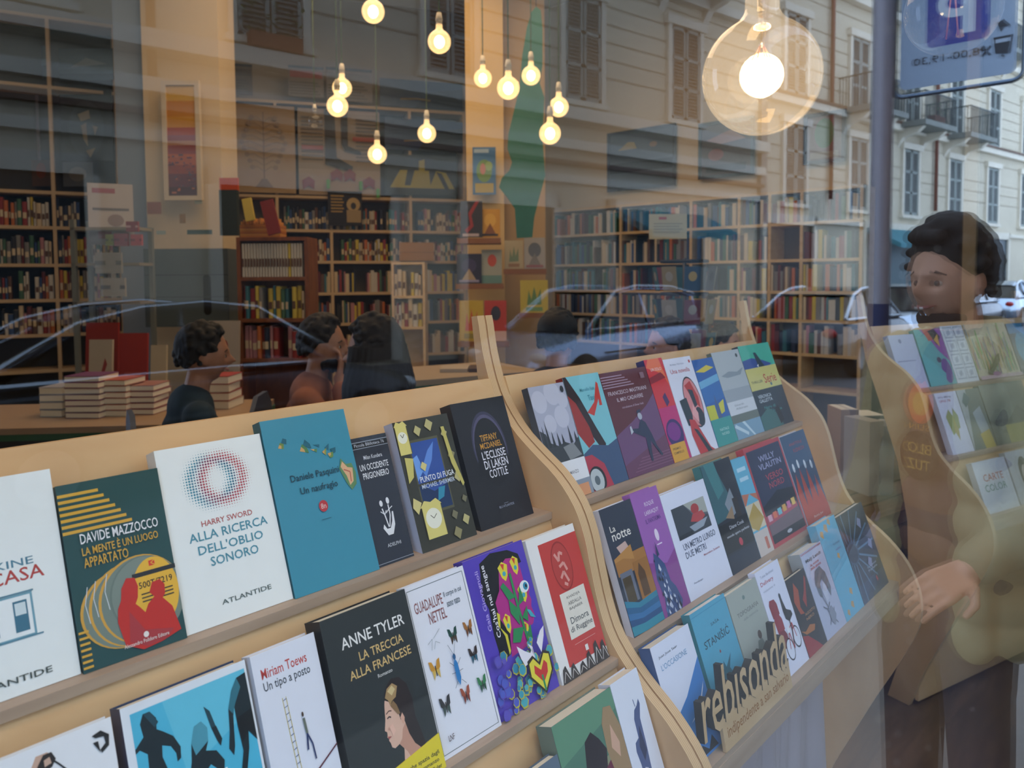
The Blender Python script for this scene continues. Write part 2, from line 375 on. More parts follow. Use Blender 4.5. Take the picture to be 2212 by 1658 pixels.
def a_ricerca(a):
    a.z += a.dz
    cx, cy, R = 50, 78, 33
    n = 29; k = a.w/a.h
    dots = {'3f8fa6': [], 'b8505c': [], '3a3a66': []}
    for i in range(n):
        for j in range(n):
            x, y = (i-(n-1)/2)/((n-1)/2), (j-(n-1)/2)/((n-1)/2)
            for col, ox in (('3f8fa6', -.14), ('b8505c', .16)):
                r = sqrt((x-ox)**2+y*y); s = math.exp(-((r-.55)/.2)**2)
                if s > .06: dots[col].append((cx+x*R*1.05, cy+y*R*1.05*k, s*1.15))
            r = sqrt(x*x+y*y)
            if .38 < r < .62: dots['3a3a66'].append((cx+x*R*1.05, cy+y*R*1.05*k, .7*math.exp(-((r-.5)/.12)**2)))
    for col, ds in dots.items():
        a.z += a.dz; vs = []; fs = []
        for x, y, s in ds:
            b = len(vs); s *= .95
            for q in range(6): vs.append(a.P(x+s*cos(pi*q/3), y+s*k*sin(pi*q/3)))
            fs.append(tuple(range(b, b+6)))
        a.mb.add(vs, fs, ink(col))
    a.t('HARRY SWORD', 29, 53.4, 48, 3.2, 'b75a58'); a.t('ALLA RICERCA', 16, 46, 74, 5, '4a8fa3')
    a.t("DELL'OBLIO", 22, 38.6, 61, 5, '4a8fa3'); a.t('SONORO', 31, 31.2, 45, 5, '4a8fa3'); a.t('ATLANTIDE', 34, 9.5, 47, 2.6, '5a6a68')
def a_nauf(a):
    for p, c in (([(14, 83), (17, 86), (21, 85), (20, 82)], '6d8a4a'), ([(37, 79), (41, 83), (46, 80), (47, 77)], '4d7f52'), ([(49, 79), (57, 78.5), (56, 76.5)], '5b8a56'),
                 ([(62, 76), (68, 78), (66, 73.6)], '8a9a50'), ([(68, 74.6), (75, 75), (74, 72), (70, 71.6)], '6a8f4e')):
        a.poly([(x+4, y+2.4) for x, y in p], '1e6478'); a.poly(p, c); a.poly([(x*.6+p[0][0]*.4, y*.6+p[0][1]*.4) for x, y in p], 'c9a36a')
    a.poly([(78, 64), (82, 70), (87, 66), (94, 66), (97, 60), (95, 53), (88, 50), (83, 55)], '5e8a5c'); a.poly([(80, 65), (83, 68), (88, 64), (94, 63), (92, 55), (87, 53), (85, 59)], 'dcae86'); a.l([(83, 63), (90, 61), (89, 55)], 1.2, 'b8604a')
    a.t('Daniele Pasquini', 20, 61, 57, 5.2, '153f4f'); a.t('Un naufragio', 28, 53, 44, 5.2, '153f4f')
    a.e(50, 45, 5.2, 3.4, 'b8343c'); a.t('8n', 47, 43.4, 6, 3.2, 'e0c0bc'); a.l([(45, 37.4), (56, 37.4)], .6, '1f5f72')
def a_occ(a):
    a.r(0, 96, 100, 96.6, '9aa3b0'); a.r(0, 91, 100, 91.5, '9aa3b0'); a.r(2, 91.9, 99, 95.6, '15181f'); a.t('Piccola Biblioteca 76', 6, 92.6, 84, 2.6, 'b8bec8')
    a.t('Milan Kundera', 24, 82, 52, 3.2, 'd4dae2'); a.t('UN OCCIDENTE', 8, 73.6, 80, 5, 'e6eaf0'); a.t('PRIGIONIERO', 12, 66.8, 72, 5, 'e6eaf0')
    W_ = 'e3e7ec'
    a.poly([(38, 30), (44, 26), (54, 26), (62, 31), (66, 38), (70, 38), (68, 28), (58, 21), (44, 21), (34, 27)], W_)
    a.l([(50, 27), (46, 36), (42, 42)], 3, W_); a.l([(52, 27), (60, 36), (60, 44)], 3, W_); a.e(42, 46, 4.5, 2.4, W_); a.e(61, 47, 4.5, 2.6, W_)
    a.l([(36, 40), (46, 37), (52, 40)], 2, W_); a.l([(50, 38), (58, 40), (70, 42)], 2, W_); a.t('ADELPHI', 34, 12.4, 38, 2.6, 'c6ccd4'); a.r(0, 1.6, 100, 2, '9aa3b0')
def clock(a, x, y, w_, h_, c='d9cf7a'):
    a.r(x, y, x+w_, y+h_, c); a.poly([(x-2, y+h_), (x+w_+2, y+h_), (x+w_*.8, y+h_*1.2), (x+w_/2, y+h_*1.12), (x+w_*.2, y+h_*1.2)], c)
    a.e(x+w_/2, y+h_*.6, w_*.4, w_*.4*a.w/a.h, 'e8ead8'); a.l([(x+w_/2, y+h_*.6), (x+w_*.68, y+h_*.72)], .9, '3b3a26'); a.l([(x+w_/2, y+h_*.6), (x+w_*.36, y+h_*.72)], .9, '3b3a26')
    a.l([(x, y), (x, y+h_)], 1, '55502a'); a.l([(x+w_, y), (x+w_, y+h_)], 1, '55502a')
def a_fuga(a):
    a.r(18, 26, 72, 84, '55553e'); a.r(20, 28, 70, 82, '2b4f9c')
    a.poly([(20, 28), (70, 28), (70, 46), (44, 42), (20, 50)], '14305a'); a.poly([(30, 60), (48, 74), (62, 80), (52, 66), (36, 54)], '5c8ad8'); a.poly([(20, 52), (34, 60), (28, 72), (20, 70)], '6ea0e6'); a.poly([(46, 34), (58, 36), (64, 44), (52, 44)], '2f8aa8')
    a.r(18, 48, 72, 50, '3c3c2c'); a.t('PUNTO DI FUGA', 24, 50.6, 62, 4.4, 'e6ecf2'); a.t('MICHAEL SHERMER', 24, 45.6, 60, 3.4, 'c8d6e6')
    clock(a, 1, 74, 20, 22); a.poly([(4, 52), (14, 56), (20, 70), (6, 72)], 'c8c06c'); clock(a, 14, 8, 34, 24)
    for x, y, s in ((38, 90, 7), (60, 93, 8), (84, 84, 6), (88, 66, 7), (90, 48, 7), (68, 20, 6), (86, 14, 7), (66, 6, 8), (6, 34, 10), (34, 62, 6), (92, 30, 5)):
        a.poly([(x-s, y), (x-s*.2, y+s*.7), (x+s, y+s*.2), (x+s*.1, y-s*.6)], random.Random(x*7+y).choice(['b9b27a', '8d8860', 'd2c884', '77755a']))
    a.poly([(80, 90), (84, 60), (95, 40), (99, 42), (90, 66), (86, 90)], 'c0b764')
def a_ecl(a):
    n = 18; a.z += a.dz
    a.e(52, 61, 31, 29, '3a3850', 36); a.e(52, 60, 29, 27.4, '54516e', 36); a.e(52, 57, 28, 27.6, '15151b', 36)
    a.poly([(24, 52), (80, 52), (84, 40), (20, 40)], '15151b')
    a.t('TIFFANY', 37, 66, 32, 5.2, 'd39a3c'); a.t('MCDANIEL', 34, 60, 40, 4.8, 'd39a3c')
    for k, (s, x, w_) in enumerate((("L'ECLISSE", 33, 44), ('DI LAKEN', 33, 44), ('COTTLE', 38, 34))): a.t(s, x, 51.6-7.6*k, w_, 6.6, 'e4e4ee')
    a.t('BLU ATLANTIDE', 40, 12, 28, 1.8, '9aa0b4'); a.l([(50, 15), (58, 15)], .4, '9aa0b4')
def a_valerie(a):
    a.r(6, 3, 98, 96, '4cb6d6'); a.poly([(40, 60), (98, 76), (98, 96), (30, 96)], '62c2dc'); a.poly([(6, 3), (98, 3), (98, 30), (60, 22)], '3fa4c8')
    K = '12242a'; D = '1d4450'
    a.poly([(13, 84), (12, 90), (15, 94), (20, 94), (24, 90), (23, 85), (27, 83), (34, 79), (38, 73), (37, 68), (34, 67), (34, 71), (31, 75), (25, 77), (24, 72), (27, 64), (28, 40), (10, 40), (10, 56), (13, 66), (14, 76), (9, 79), (6, 78), (6, 80)], K)
    a.poly([(12, 66), (27, 66), (29, 58), (26, 52), (11, 54)], '0b1518'); a.l([(28, 62), (32, 56)], .7, K); a.poly([(15, 94), (20, 94), (25, 88), (22, 86)], D)
    a.poly([(42, 44), (40, 56), (44, 64), (46, 72), (50, 79), (56, 80), (60, 76), (59, 70), (56, 66), (64, 64), (69, 58), (67, 52), (62, 44), (58, 46), (62, 56), (58, 59), (52, 56), (52, 44)], K)
    a.poly([(46, 72), (50, 79), (56, 80), (60, 76), (59, 70), (48, 66)], '4b98ac'); a.poly([(60, 86), (64, 83), (67, 74), (70, 68), (68, 65), (66, 68), (63, 75)], D); a.poly([(63, 75), (66, 68), (68, 65), (70, 68), (67, 75)], K)
    a.poly([(98, 94), (90, 93), (84, 88), (79, 80), (77, 70), (74, 62), (77, 58), (79, 62), (82, 76), (84, 80), (84, 70), (85, 58), (80, 48), (84, 46), (90, 58), (92, 66), (98, 60), (98, 74)], K)
    a.poly([(90, 93), (84, 88), (79, 80), (82, 77), (86, 82), (92, 88)], '2f7080'); a.poly([(84, 74), (98, 76), (98, 62), (92, 66), (86, 62)], '081012')
    a.t('VAL\u00c9RIE', 42, 50, 28, 5.6, 'eef6f6'); a.t('PERRIN', 42, 42, 28, 5.6, 'eef6f6')
def a_draw(a0):
    class TA:
        def poly(s, p, c): a0.poly([(12+.72*x, 96-(98-y)*.55) for x, y in p], c)
        def l(s, p, w_, c): a0.l([(12+.72*x, 96-(98-y)*.55) for x, y in p], w_, c)
    a = TA()
    a.poly([(46, 86), (40, 80), (30, 74), (24, 66), (22, 54), (26, 40), (34, 36), (40, 40), (80, 40), (70, 50), (76, 62), (66, 74), (60, 80), (58, 86), (66, 92), (64, 98), (54, 98), (50, 92)], 'caa893')
    a.poly([(40, 78), (46, 68), (54, 66), (60, 72), (62, 80), (74, 62), (86, 42), (88, 10), (44, 10), (42, 40), (38, 60)], 'e9ecee')
    for p in ([(40, 80), (30, 74), (24, 66), (22, 54), (26, 40), (30, 10)], [(48, 88), (45, 82), (42, 76), (46, 68), (54, 66), (60, 72), (60, 80)], [(58, 86), (62, 90), (64, 97)], [(66, 92), (72, 86), (86, 70), (94, 62), (92, 56), (84, 56), (76, 60)], [(40, 78), (38, 60), (42, 40), (44, 20)], [(74, 60), (82, 46), (86, 20)], [(66, 78), (60, 60), (52, 40)]): a.l(p, 1.1, '222428')
    a.poly([(56, 84), (54, 90), (60, 97), (67, 97), (70, 91), (66, 86)], '2a2422'); a.poly([(60, 88), (60, 93), (65, 94), (66, 89)], 'caa893'); a.poly([(32, 46), (38, 46), (40, 38), (34, 34)], '2a2826'); a.poly([(84, 64), (92, 60), (93, 57), (86, 58)], '3a332e')
    a.poly([(70, 40), (80, 44), (82, 30), (72, 32)], '4f8f84')
    a0.poly([(86, 95), (92, 96), (97, 93), (96, 88.5), (91, 86.5), (90, 88), (94, 90), (93.5, 93), (88, 93.6)], '202020'); a0.poly([(86, 92), (89.4, 92), (90, 87)], '202020')
def a_toews(a):
    a.t('Miriam Toews', 11, 86.6, 70, 5.2, 'bf453f'); a.t('Un tipo a posto', 11, 79, 72, 6, '39424c')
    for x in (34, 39.4): a.l([(x, 74), (x+3, 28)], .9, 'c5b24e')
    for k in range(13): a.l([(34.3+.24*k, 72.5-3.6*k), (39.6+.24*k, 73-3.6*k)], .9, '3d5a8e')
    a.l([(-2, 18), (40, 27), (101, 40)], 2.6, '5b2434')
    a.l([(58, 60), (59, 52), (56, 44)], 2.6, '2b3a66'); a.l([(59, 52), (64, 46), (65, 38)], 2.2, '2b3a66'); a.l([(58, 60), (59, 52)], 3.6, '6a7468'); a.e(57.6, 62, 1.6, 1.3, '4b3a30')
    for x in (30, 35): a.l([(x, 20), (x+1.4, -2)], .9, 'c5b24e')
    for k in range(5): a.l([(30.3+.3*k, 17-4*k), (35.2+.3*k, 17.4-4*k)], .9, '3d5a8e')
    a.poly([(2, 18), (10, 18), (8, 8), (6, 2), (3, 6)], '2b3358')
def a_tyler(a):
    a.t('ANNE TYLER', 17, 81.5, 74, 6, 'eeeeea'); a.t('LA TRECCIA', 33, 72.5, 52, 4.8, 'd9b877'); a.t('ALLA FRANCESE', 19, 64.8, 72, 4.8, 'd9b877'); a.t('Romanzo', 48, 60.2, 17, 1.9, 'd8d8d4')
    H_ = '2a201e'; SK = 'dcb39c'; SH_ = 'c4937c'
    a.poly([(50, 50), (54, 54), (61, 57), (70, 56), (77, 51), (80, 42), (79, 33), (82, 24), (84, 16), (78, 14), (70, 20), (66, 28), (60, 36)], H_)
    a.poly([(50, 49), (48, 46), (46.6, 42), (45.6, 38.6), (43.4, 35), (42.6, 33.4), (44.6, 32.4), (44.4, 30.8), (43.6, 29.8), (45, 29), (44.8, 27.8), (46, 26.4), (46.6, 24), (49.6, 22.8), (55, 23.6), (59, 25.4), (59, 20), (57, 15), (56, 12), (78, 12), (78, 16), (72, 20), (68, 26), (66, 33), (63, 38), (60, 44), (56, 50)], SK)
    a.poly([(55, 23.6), (59, 25.4), (62, 30), (66, 32), (68, 26), (72, 20), (78, 16), (78, 12), (66, 12), (62, 18)], SH_)
    a.poly([(49, 48), (50, 51), (56, 55), (64, 56), (72, 53), (76, 46), (72, 38), (67, 33), (65, 37), (62, 34.6), (61, 39), (57, 42), (54, 46)], H_)
    a.poly([(50, 49), (54, 53), (61, 54.6), (66, 52), (62, 47), (57, 46), (54, 44), (53, 47)], 'a8895c'); a.poly([(54, 51.6), (60, 53.6), (63, 51), (58, 48.6)], 'd2bc88'); a.poly([(54, 44), (58, 46), (61, 43), (63, 38), (60, 38), (57, 41)], '8a6c4a')
    a.poly([(62, 36), (65, 38), (66.6, 35), (64.6, 31.6), (62.6, 33)], 'd8a890'); a.l([(47.4, 41), (51, 42), (54, 41.4)], .8, '4a302a'); a.l([(47.6, 38.6), (50, 39.2), (52, 38.4)], 1.1, '2c1c1a'); a.poly([(44, 30.2), (48, 29.4), (45, 28.4)], 'b4605a'); a.l([(44.4, 29.6), (48, 29.2)], .4, '7a3a38')
    a.poly([(46, 33), (47.6, 34.6), (47.4, 32.6)], SH_); a.poly([(48, 34), (52, 35), (54, 31), (50, 29)], 'e6b8a2')
def a_nettel(a):
    for p in ([(4, 2.6), (96, 2.6)], [(4, 97), (96, 97)]): a.l(p, .7, '4f5f5c')
    a.l([(4, 2.6), (4, 97)], .7, '4f5f5c'); a.l([(96, 2.6), (96, 97)], .7, '4f5f5c')
    a.t('GUADALUPE', 10, 82.6, 45, 6.6, '8f5a5a'); a.t('NETTEL', 28, 74, 28, 6.6, '8f5a5a'); a.t('Il corpo in cui', 58, 85, 30, 4, '52606a'); a.t('sono nato', 60, 79.4, 22, 3.6, '52606a')
    def bf(x, y, c, c2, s=7.5):
        for q in (-1, 1):
            a.poly([(x, y), (x+q*s*.5, y+s*.62), (x+q*s, y+s*.7), (x+q*s*.86, y+s*.1), (x+q*s*.4, y-s*.1)], c); a.poly([(x, y), (x+q*s*.66, y), (x+q*s*.56, y-s*.62), (x+q*s*.2, y-s*.3)], c2)
        a.l([(x, y+s*.3), (x, y-s*.4)], 1.2, '26221f')
    bf(58, 62, '1f4a40', '4a3a2c'); bf(84, 62, 'a06a30', '6f4526'); bf(20, 48.5, 'c9912f', 'd2b25a', 8.5); bf(82, 46, '3a2f2c', '285a70'); bf(22, 27, '2b2b2e', '3a4a44', 8.5); bf(55, 27, '9c4a30', '7a3226'); bf(84, 28, '2a7a46', '1d4f3a')
    for p in ([(16, 64), (24, 66), (20, 60)], [(26, 66), (32, 68), (38, 70)], [(24, 60), (28, 64), (34, 62)]): a.l(p, .6, '9aa6ad')
    a.poly([(50, 50), (53, 47), (53.5, 38), (50, 34), (46.5, 38), (47, 47)], '2f7fc0'); a.e(50, 51, 2.4, 1.8, '2a5f8e')
    for q in (-1, 1):
        for dy in (0, 4, 9): a.l([(50+q*3, 46-dy), (50+q*9, 49-dy*1.7)], .6, '5a6a74')
        a.l([(50, 52), (50+q*6, 59)], .5, '5a6a74')
    a.t('LNF', 14, 8.6, 9, 3.2, '5a4a52')
def a_gaia(a):
    a.poly([(24, 95), (44, 99), (72, 97), (88, 92), (90, 86), (60, 84), (48, 70), (40, 60), (46, 44), (38, 34), (22, 32), (20, 50), (22, 66), (16, 76), (22, 88)], '121118')
    a.poly([(52, 88), (66, 92), (84, 90), (86, 82), (86, 74), (94, 68), (89, 64), (91, 60), (88, 56), (90, 50), (84, 45), (72, 44), (70, 34), (38, 32), (44, 46), (34, 58), (34, 68), (44, 74)], 'b02a86')
    a.poly([(36, 60), (32, 52), (40, 46), (39, 36), (36, 34), (36, 46), (30, 54), (32, 62)], 'd8cf3a')
    for x, y, s in ((58, 84, 8), (78, 85, 7), (80, 66, 8), (44, 52, 6), (70, 42, 5)):
        a.poly([(x-s, y+4), (x, y+7), (x+s, y+4), (x+s*.6, y-3), (x, y-6), (x-s*.6, y-3)], 'e0d43c'); a.poly([(x-s*.4, y+6), (x+s*.4, y+5), (x, y+1)], 'cc3a30'); a.e(x, y-1, s*.35, 1.6, '3fa8b8')
    a.e(84, 70, 8, 4, 'e8eef0'); a.e(86, 70, 4, 2.6, '2f8fb0'); a.e(87, 70, 1.6, 1.2, '101418'); a.poly([(78, 56), (84, 54), (90, 48), (82, 50)], '3faabb')
    a.l([(66, 82), (66, 60), (68, 40), (70, 20)], 3.6, '2c8a52')
    for p in ([(66, 66), (52, 78), (46, 76), (54, 66)], [(66, 58), (54, 66), (52, 58), (62, 48)], [(67, 60), (76, 72), (78, 62)], [(67, 46), (50, 48), (44, 40), (56, 38)], [(68, 40), (78, 46), (76, 36)], [(68, 52), (80, 58), (76, 48)]): a.poly(p, '2c8a52')
    r = random.Random(4)
    for k in range(70):
        x, y = r.uniform(4, 98), r.uniform(1, 38)
        if y > 30 and 30 < x < 60: continue
        s = r.uniform(3, 7); n = r.randint(5, 7); pts = [(x+s*cos(2*pi*i/n), y+s*.62*sin(2*pi*i/n)) for i in range(n)]
        a.poly([(px+.3, py-.4) for px, py in pts], 'b8b43c' if x > 20 else '5a4ab0'); a.poly([(x+(px-x)*.82, y+(py-y)*.82) for px, py in pts], r.choice(['3a9aae', '2f86a8', '48a8b4'] if x > 24 else ['4d5cc0', '5a50b8']))
    a.poly([(42, 38), (52, 33), (60, 30), (66, 33), (60, 36), (66, 26), (48, 24), (44, 30)], 'e8e4ec'); a.poly([(74, 34), (84, 40), (92, 42), (88, 36), (78, 27)], 'e8e4ec')
    a.poly([(70, 2), (50, 16), (52, 26), (62, 28), (70, 22), (80, 28), (90, 25), (90, 14)], '2a2018'); a.poly([(70, 4), (53, 16), (54, 24), (62, 26), (70, 20), (80, 26), (88, 24), (87, 14)], 'e0d43c'); a.poly([(70, 9), (59, 17), (61, 22), (70, 17), (78, 22), (82, 19), (80, 14)], 'c8302a'); a.l([(70, 4), (70, 14)], 3, '2c8a52')
    a.t('Gaia Giovagnoli', 7, 54, 7, 38, 'b8a8e8', vert=True); a.t("Cos'hai nel sangue", 17, 48, 8, 46, 'f0eef6', vert=True)
def a_rug(a):
    a.r(20, 8, 100, 94, 'c4403a'); a.r(2, 0, 96, 8, 'dfdedc')
    a.e(56, 74, 20, 18, '9a2f2c', 30); a.e(56, 74, 18.4, 16.6, 'b8403a', 30)
    for p in ([(46, 84), (52, 78), (56, 84), (62, 82)], [(50, 74), (60, 76), (64, 70)], [(48, 66), (56, 70), (62, 62)], [(52, 62), (58, 60)]): a.l(p, 4, 'dd9a90')
    a.r(36, 24, 88, 56, 'e2ddd0'); 
    for k, s in enumerate(('KHADIJA', 'ABDALLA', 'BAJABER')): a.t(s, 48, 50.4-4*k, 28, 2.4, '6a6a66')
    a.t('Dimora', 44, 33.6, 38, 4.6, '5b5f60'); a.t('di Ruggine', 40, 27, 46, 5, '5b5f60'); a.l([(40, 20), (84, 20)], .6, 'e0a098'); a.r(58, 12.5, 64, 16.5, 'e4e0da')
    for x, s in ((10, 9), (26, 8), (44, 6), (60, 10), (78, 14), (92, 12)): a.poly([(x-9, 0), (x-4, s), (x+2, s+2), (x+9, 0)], '3a3432'); a.l([(x-6, 1), (x, s*.8), (x+6, 1)], 1, 'cfcac6')
RB = [  # row, x0, width, height, thickness, cover, spine, art, label
 (1, .128, .136, .213, .020, 'e8f0f0', 'd9e2e2', a_casa, 'white paperback with red and blue title, cut by the left edge of the picture'),
 (1, .2655, .107, .194, .014, '1f4b4c', '1f4b4c', a_mente, 'dark green paperback with film reels and a red silhouette on its cover'),
 (1, .3735, .136, .213, .024, 'e9f0ef', 'e6e2d6', a_ricerca, 'white paperback with a ring of red and blue halftone dots'),
 (1, .5105, .132, .229, .020, '3b8fa8', '1f5f6a', a_nauf, 'tall teal-blue paperback with small islands and a red seal'),
 (1, .6445, .0635, .183, .010, '2a303c', '20242c', a_occ, 'narrow dark slate paperback with a white plant emblem'),
 (1, .7215, .112, .196, .022, '34352c', 'b9bed0', a_fuga, 'black and yellow paperback covered with clocks around a blue sky'),
 (1, .8475, .127, .208, .026, '1b1b22', '111114', a_ecl, 'black paperback with gold and white title under a dark arch'),
 (2, .134, .132, .206, .016, 'e6eaee', 'd9dde0', a_draw, 'white paperback with a drawn man in a tank top'),
 (2, .276, .131, .207, .028, 'dfe7ee', '22385c', a_valerie, 'white-bordered blue paperback with dark jumping figures'),
 (2, .4115, .0815, .209, .020, 'dfe4ef', 'd5dae6', a_toews, 'pale paperback with a red title and a thin ladder'),
 (2, .4985, .130, .221, .034, '2b3131', '14181a', a_tyler, 'thick charcoal paperback with a girl in profile and a yellow band'),
 (2, .6310, .110, .218, .014, 'e2e5ee', 'd4d8e2', a_nettel, 'white paperback with butterflies and a blue beetle'),
 (2, .7445, .128, .220, .020, '5440b4', '4434a0', a_gaia, 'purple paperback with a pink face in profile full of flowers'),
 (2, .8760, .120, .217, .018, 'e8e8e6', 'dad8d2', a_rug, 'white and red paperback with a cream title label'),
]
for k, (row, x0, w_, h_, t, fc, sp, art, lab) in enumerate(RB):
    b = paperback(row, x0, w_, h_, t, fc, sp, art, lab, group='paperbacks in the nearest rack', pages=k % 2, fwd=.012 if t > .03 else (.004 if k % 2 else 0))
    if art is a_tyler:
        bm_ = MB(); bm_.prism([(-.0006, -.0005), (.1306, -.0005), (.1306, .040), (-.0006, .022)], -.0345, .0012, ink('e3cf2e'), 'xy')
        A = Art(bm_, .13, .026, z=.0014)
        A.t('Una saga famigliare che spazia dagli', 12, 66, 84, 24, '3a3a2a'); A.t('anni cinquanta a oggi. Un romanzo', 10, 36, 84, 22, '3a3a2a'); A.t('per tutti gli ammiratori di Anne Tyler', 10, 6, 86, 22, '3a3a2a')
        q = bm_.build('paper_band', b); q['label'] = 'yellow paper band with black writing'
    if art is a_valerie:
        pass
# ------------------------------------------------------------------ covers, middle rack
def a_mist(a):
    a.r(0, 32, 100, 100, 'a9aec2'); 
    for x, y, s in ((20, 86, 20), (60, 92, 22), (70, 70, 20), (34, 66, 16), (84, 84, 14)): a.e(x, y, s, s*.5, 'bdc1d2')
    a.poly([(0, 62), (14, 58), (20, 50), (40, 46), (60, 48), (80, 44), (100, 50), (100, 30), (0, 32)], '3a4046')
    for x, h_ in ((8, 66), (18, 70), (30, 60), (44, 58), (56, 56), (78, 62), (92, 56)): a.poly([(x-4, 46), (x, h_), (x+4, 46)], '2d3238')
    a.poly([(50, 44), (80, 46), (96, 34), (60, 32)], '83888c'); a.e(90, 94, 5, 3, '2d3238')
    a.r(0, 14, 100, 32, 'e4e8ee'); a.t('ROMANZO', 40, 20, 34, 3, '6b7078'); a.r(0, 0, 100, 14, '8b97a6'); a.r(50, 0, 92, 10, 'd89a6e')
def a_taxi(a):
    a.r(0, 30, 100, 100, '7cc3cf'); a.poly([(0, 100), (8, 100), (30, 80), (52, 52), (66, 36), (56, 28), (30, 50), (0, 72)], '2a1d22'); a.poly([(0, 84), (16, 76), (34, 54), (38, 40), (18, 36), (0, 50)], '9a2f2c')
    a.poly([(40, 66), (66, 74), (86, 92), (90, 90), (86, 70), (78, 70), (80, 76), (56, 62)], 'c2372f'); a.poly([(56, 34), (66, 26), (84, 30), (70, 22), (60, 22)], 'c2372f')
    a.poly([(0, 32), (30, 38), (70, 34), (100, 38), (100, 0), (0, 0)], '3c5578'); a.poly([(0, 30), (20, 30), (46, 20), (56, 0), (0, 0)], 'b0384c'); a.e(18, 8, 22, 12, '20242a'); a.e(16, 8, 18, 10, 'b8c4c8'); a.e(16, 8, 7, 4, '5d6c74')
    a.t('Marcello Fois', 36, 85, 40, 3, '3d8fa0'); a.t('Taxi', 52, 76, 18, 5, '3d8fa0')
def a_mast(a):
    a.poly([(0, 40), (40, 50), (78, 62), (100, 72), (100, 0), (0, 0)], '6d4a72'); a.poly([(0, 12), (100, 30), (100, 0), (0, 0)], '6a3f5c')
    for k in range(5): a.r(0, 95-2.6*k, 44+5*k, 96-2.6*k, 'a890a4'); a.r(36-5*k, 14-2.6*k, 100, 14.6-2.6*k, '8a5c78')
    a.t('FRANCESCO MASTRIANI', 6, 77.5, 82, 3.8, 'cdbcc8'); a.t('IL MIO CADAVERE', 20, 70.5, 56, 3.8, 'cdbcc8'); a.t('introduzione di Divier Nelli', 26, 63.6, 46, 2, 'b79fb2'); a.r(82, 89, 91, 95, '8a6a78')
    K = '2c3550'
    a.poly([(50, 46), (56, 50), (64, 46), (70, 34), (74, 22), (82, 12), (78, 11), (70, 20), (64, 28), (60, 18), (58, 9), (54, 9), (54, 22), (56, 32), (44, 36), (32, 40), (33, 43), (46, 42)], K)
    a.e(56, 53, 4.6, 3.4, 'aeb4c4'); a.poly([(51, 56), (61, 57), (60, 59.5), (53, 59)], K); a.poly([(28, 38), (34, 40), (32, 46), (29, 45)], 'b9c0cc')
def a_red(a):
    a.r(0, 52, 100, 100, 'd0323c'); a.r(0, 0, 100, 52, 'c02f74'); a.poly([(0, 92), (20, 100), (80, 100), (100, 70), (80, 84), (40, 88)], 'e8744a'); a.poly([(0, 82), (70, 86), (90, 80), (0, 76)], '8e2436'); a.e(50, 26, 46, 14, '3a2a68'); a.e(46, 28, 36, 9, '7c2f86')
    a.poly([(40, 62), (60, 66), (70, 56), (50, 52)], '4a2a60'); a.t('UN SOLO', 20, 88, 60, 3, 'f0d8d8'); a.r(0, 0, 86, 17, 'd8a23c'); a.t('PREMIO', 12, 11, 44, 2.2, '5a4a30'); a.t('CAMPIELLO', 12, 7, 56, 2.2, '5a4a30')
def a_nov(a):
    a.t('Boileau Narcejac', 20, 92, 50, 2.4, '8a93ad'); a.t('Una novella', 14, 84, 70, 4.6, 'b8424a'); a.r(88, 93, 94, 96, 'b8424a')
    a.e(62, 52, 30, 27, '22303e', 30); a.e(62, 52, 28, 25.4, 'd88a8c', 30); a.poly([(46, 70), (70, 74), (84, 56), (80, 44), (60, 56)], 'b8302c'); a.poly([(54, 66), (70, 64), (72, 48), (60, 46)], '27323f'); a.e(70, 36, 15, 10, '2a3342'); a.poly([(44, 40), (56, 50), (66, 40), (60, 30)], 'e8a8aa')
    a.poly([(14, 56), (40, 58), (44, 40), (36, 28), (20, 30)], '24343f'); a.poly([(28, 36), (46, 34), (74, 4), (86, 0), (30, 0), (22, 20)], 'c23a3f'); a.poly([(34, 26), (46, 24), (76, 0), (60, 0)], '27323f')
def a_sea(a):
    a.r(0, 30, 100, 100, '2c62aa'); a.poly([(0, 86), (60, 92), (92, 88), (40, 84)], 'd6c44a'); a.poly([(0, 74), (100, 80), (100, 60), (0, 56)], '6fb0d8'); a.poly([(0, 66), (100, 72), (100, 52), (0, 48)], '2f6fb4'); a.r(0, 30, 40, 46, 'c8c83c'); a.poly([(40, 30), (52, 58), (60, 30)], '4a5f8a'); a.poly([(60, 46), (90, 50), (80, 36), (60, 34)], 'd2cc48'); a.r(0, 0, 100, 30, '3a9a96'); a.t('NATALE', 30, 16, 44, 3, 'b8dcd8'); a.t('NORD', 34, 11, 36, 3, 'b8dcd8')
def a_grey(a):
    a.r(0, 40, 100, 100, 'b4bcc0'); a.poly([(10, 72), (40, 76), (70, 74), (96, 78), (80, 70), (30, 69)], '8d9aa2'); a.r(0, 42, 100, 56, 'a0a9b0'); a.r(0, 27, 100, 42, 'd5dae0'); a.t('Edoardo', 24, 36, 34, 2.4, '8f98a2'); a.t('Albinati', 24, 32, 44, 2.4, '8f98a2'); a.e(86, 93, 4, 2.4, '2e3a3c'); a.r(0, 18, 100, 27, '6c7770'); a.r(0, 0, 100, 18, '7fa6bf'); a.poly([(0, 14), (40, 2), (44, 5), (6, 17)], 'c4dce6'); a.poly([(30, 18), (60, 0), (66, 0), (40, 18)], 'c4dce6')
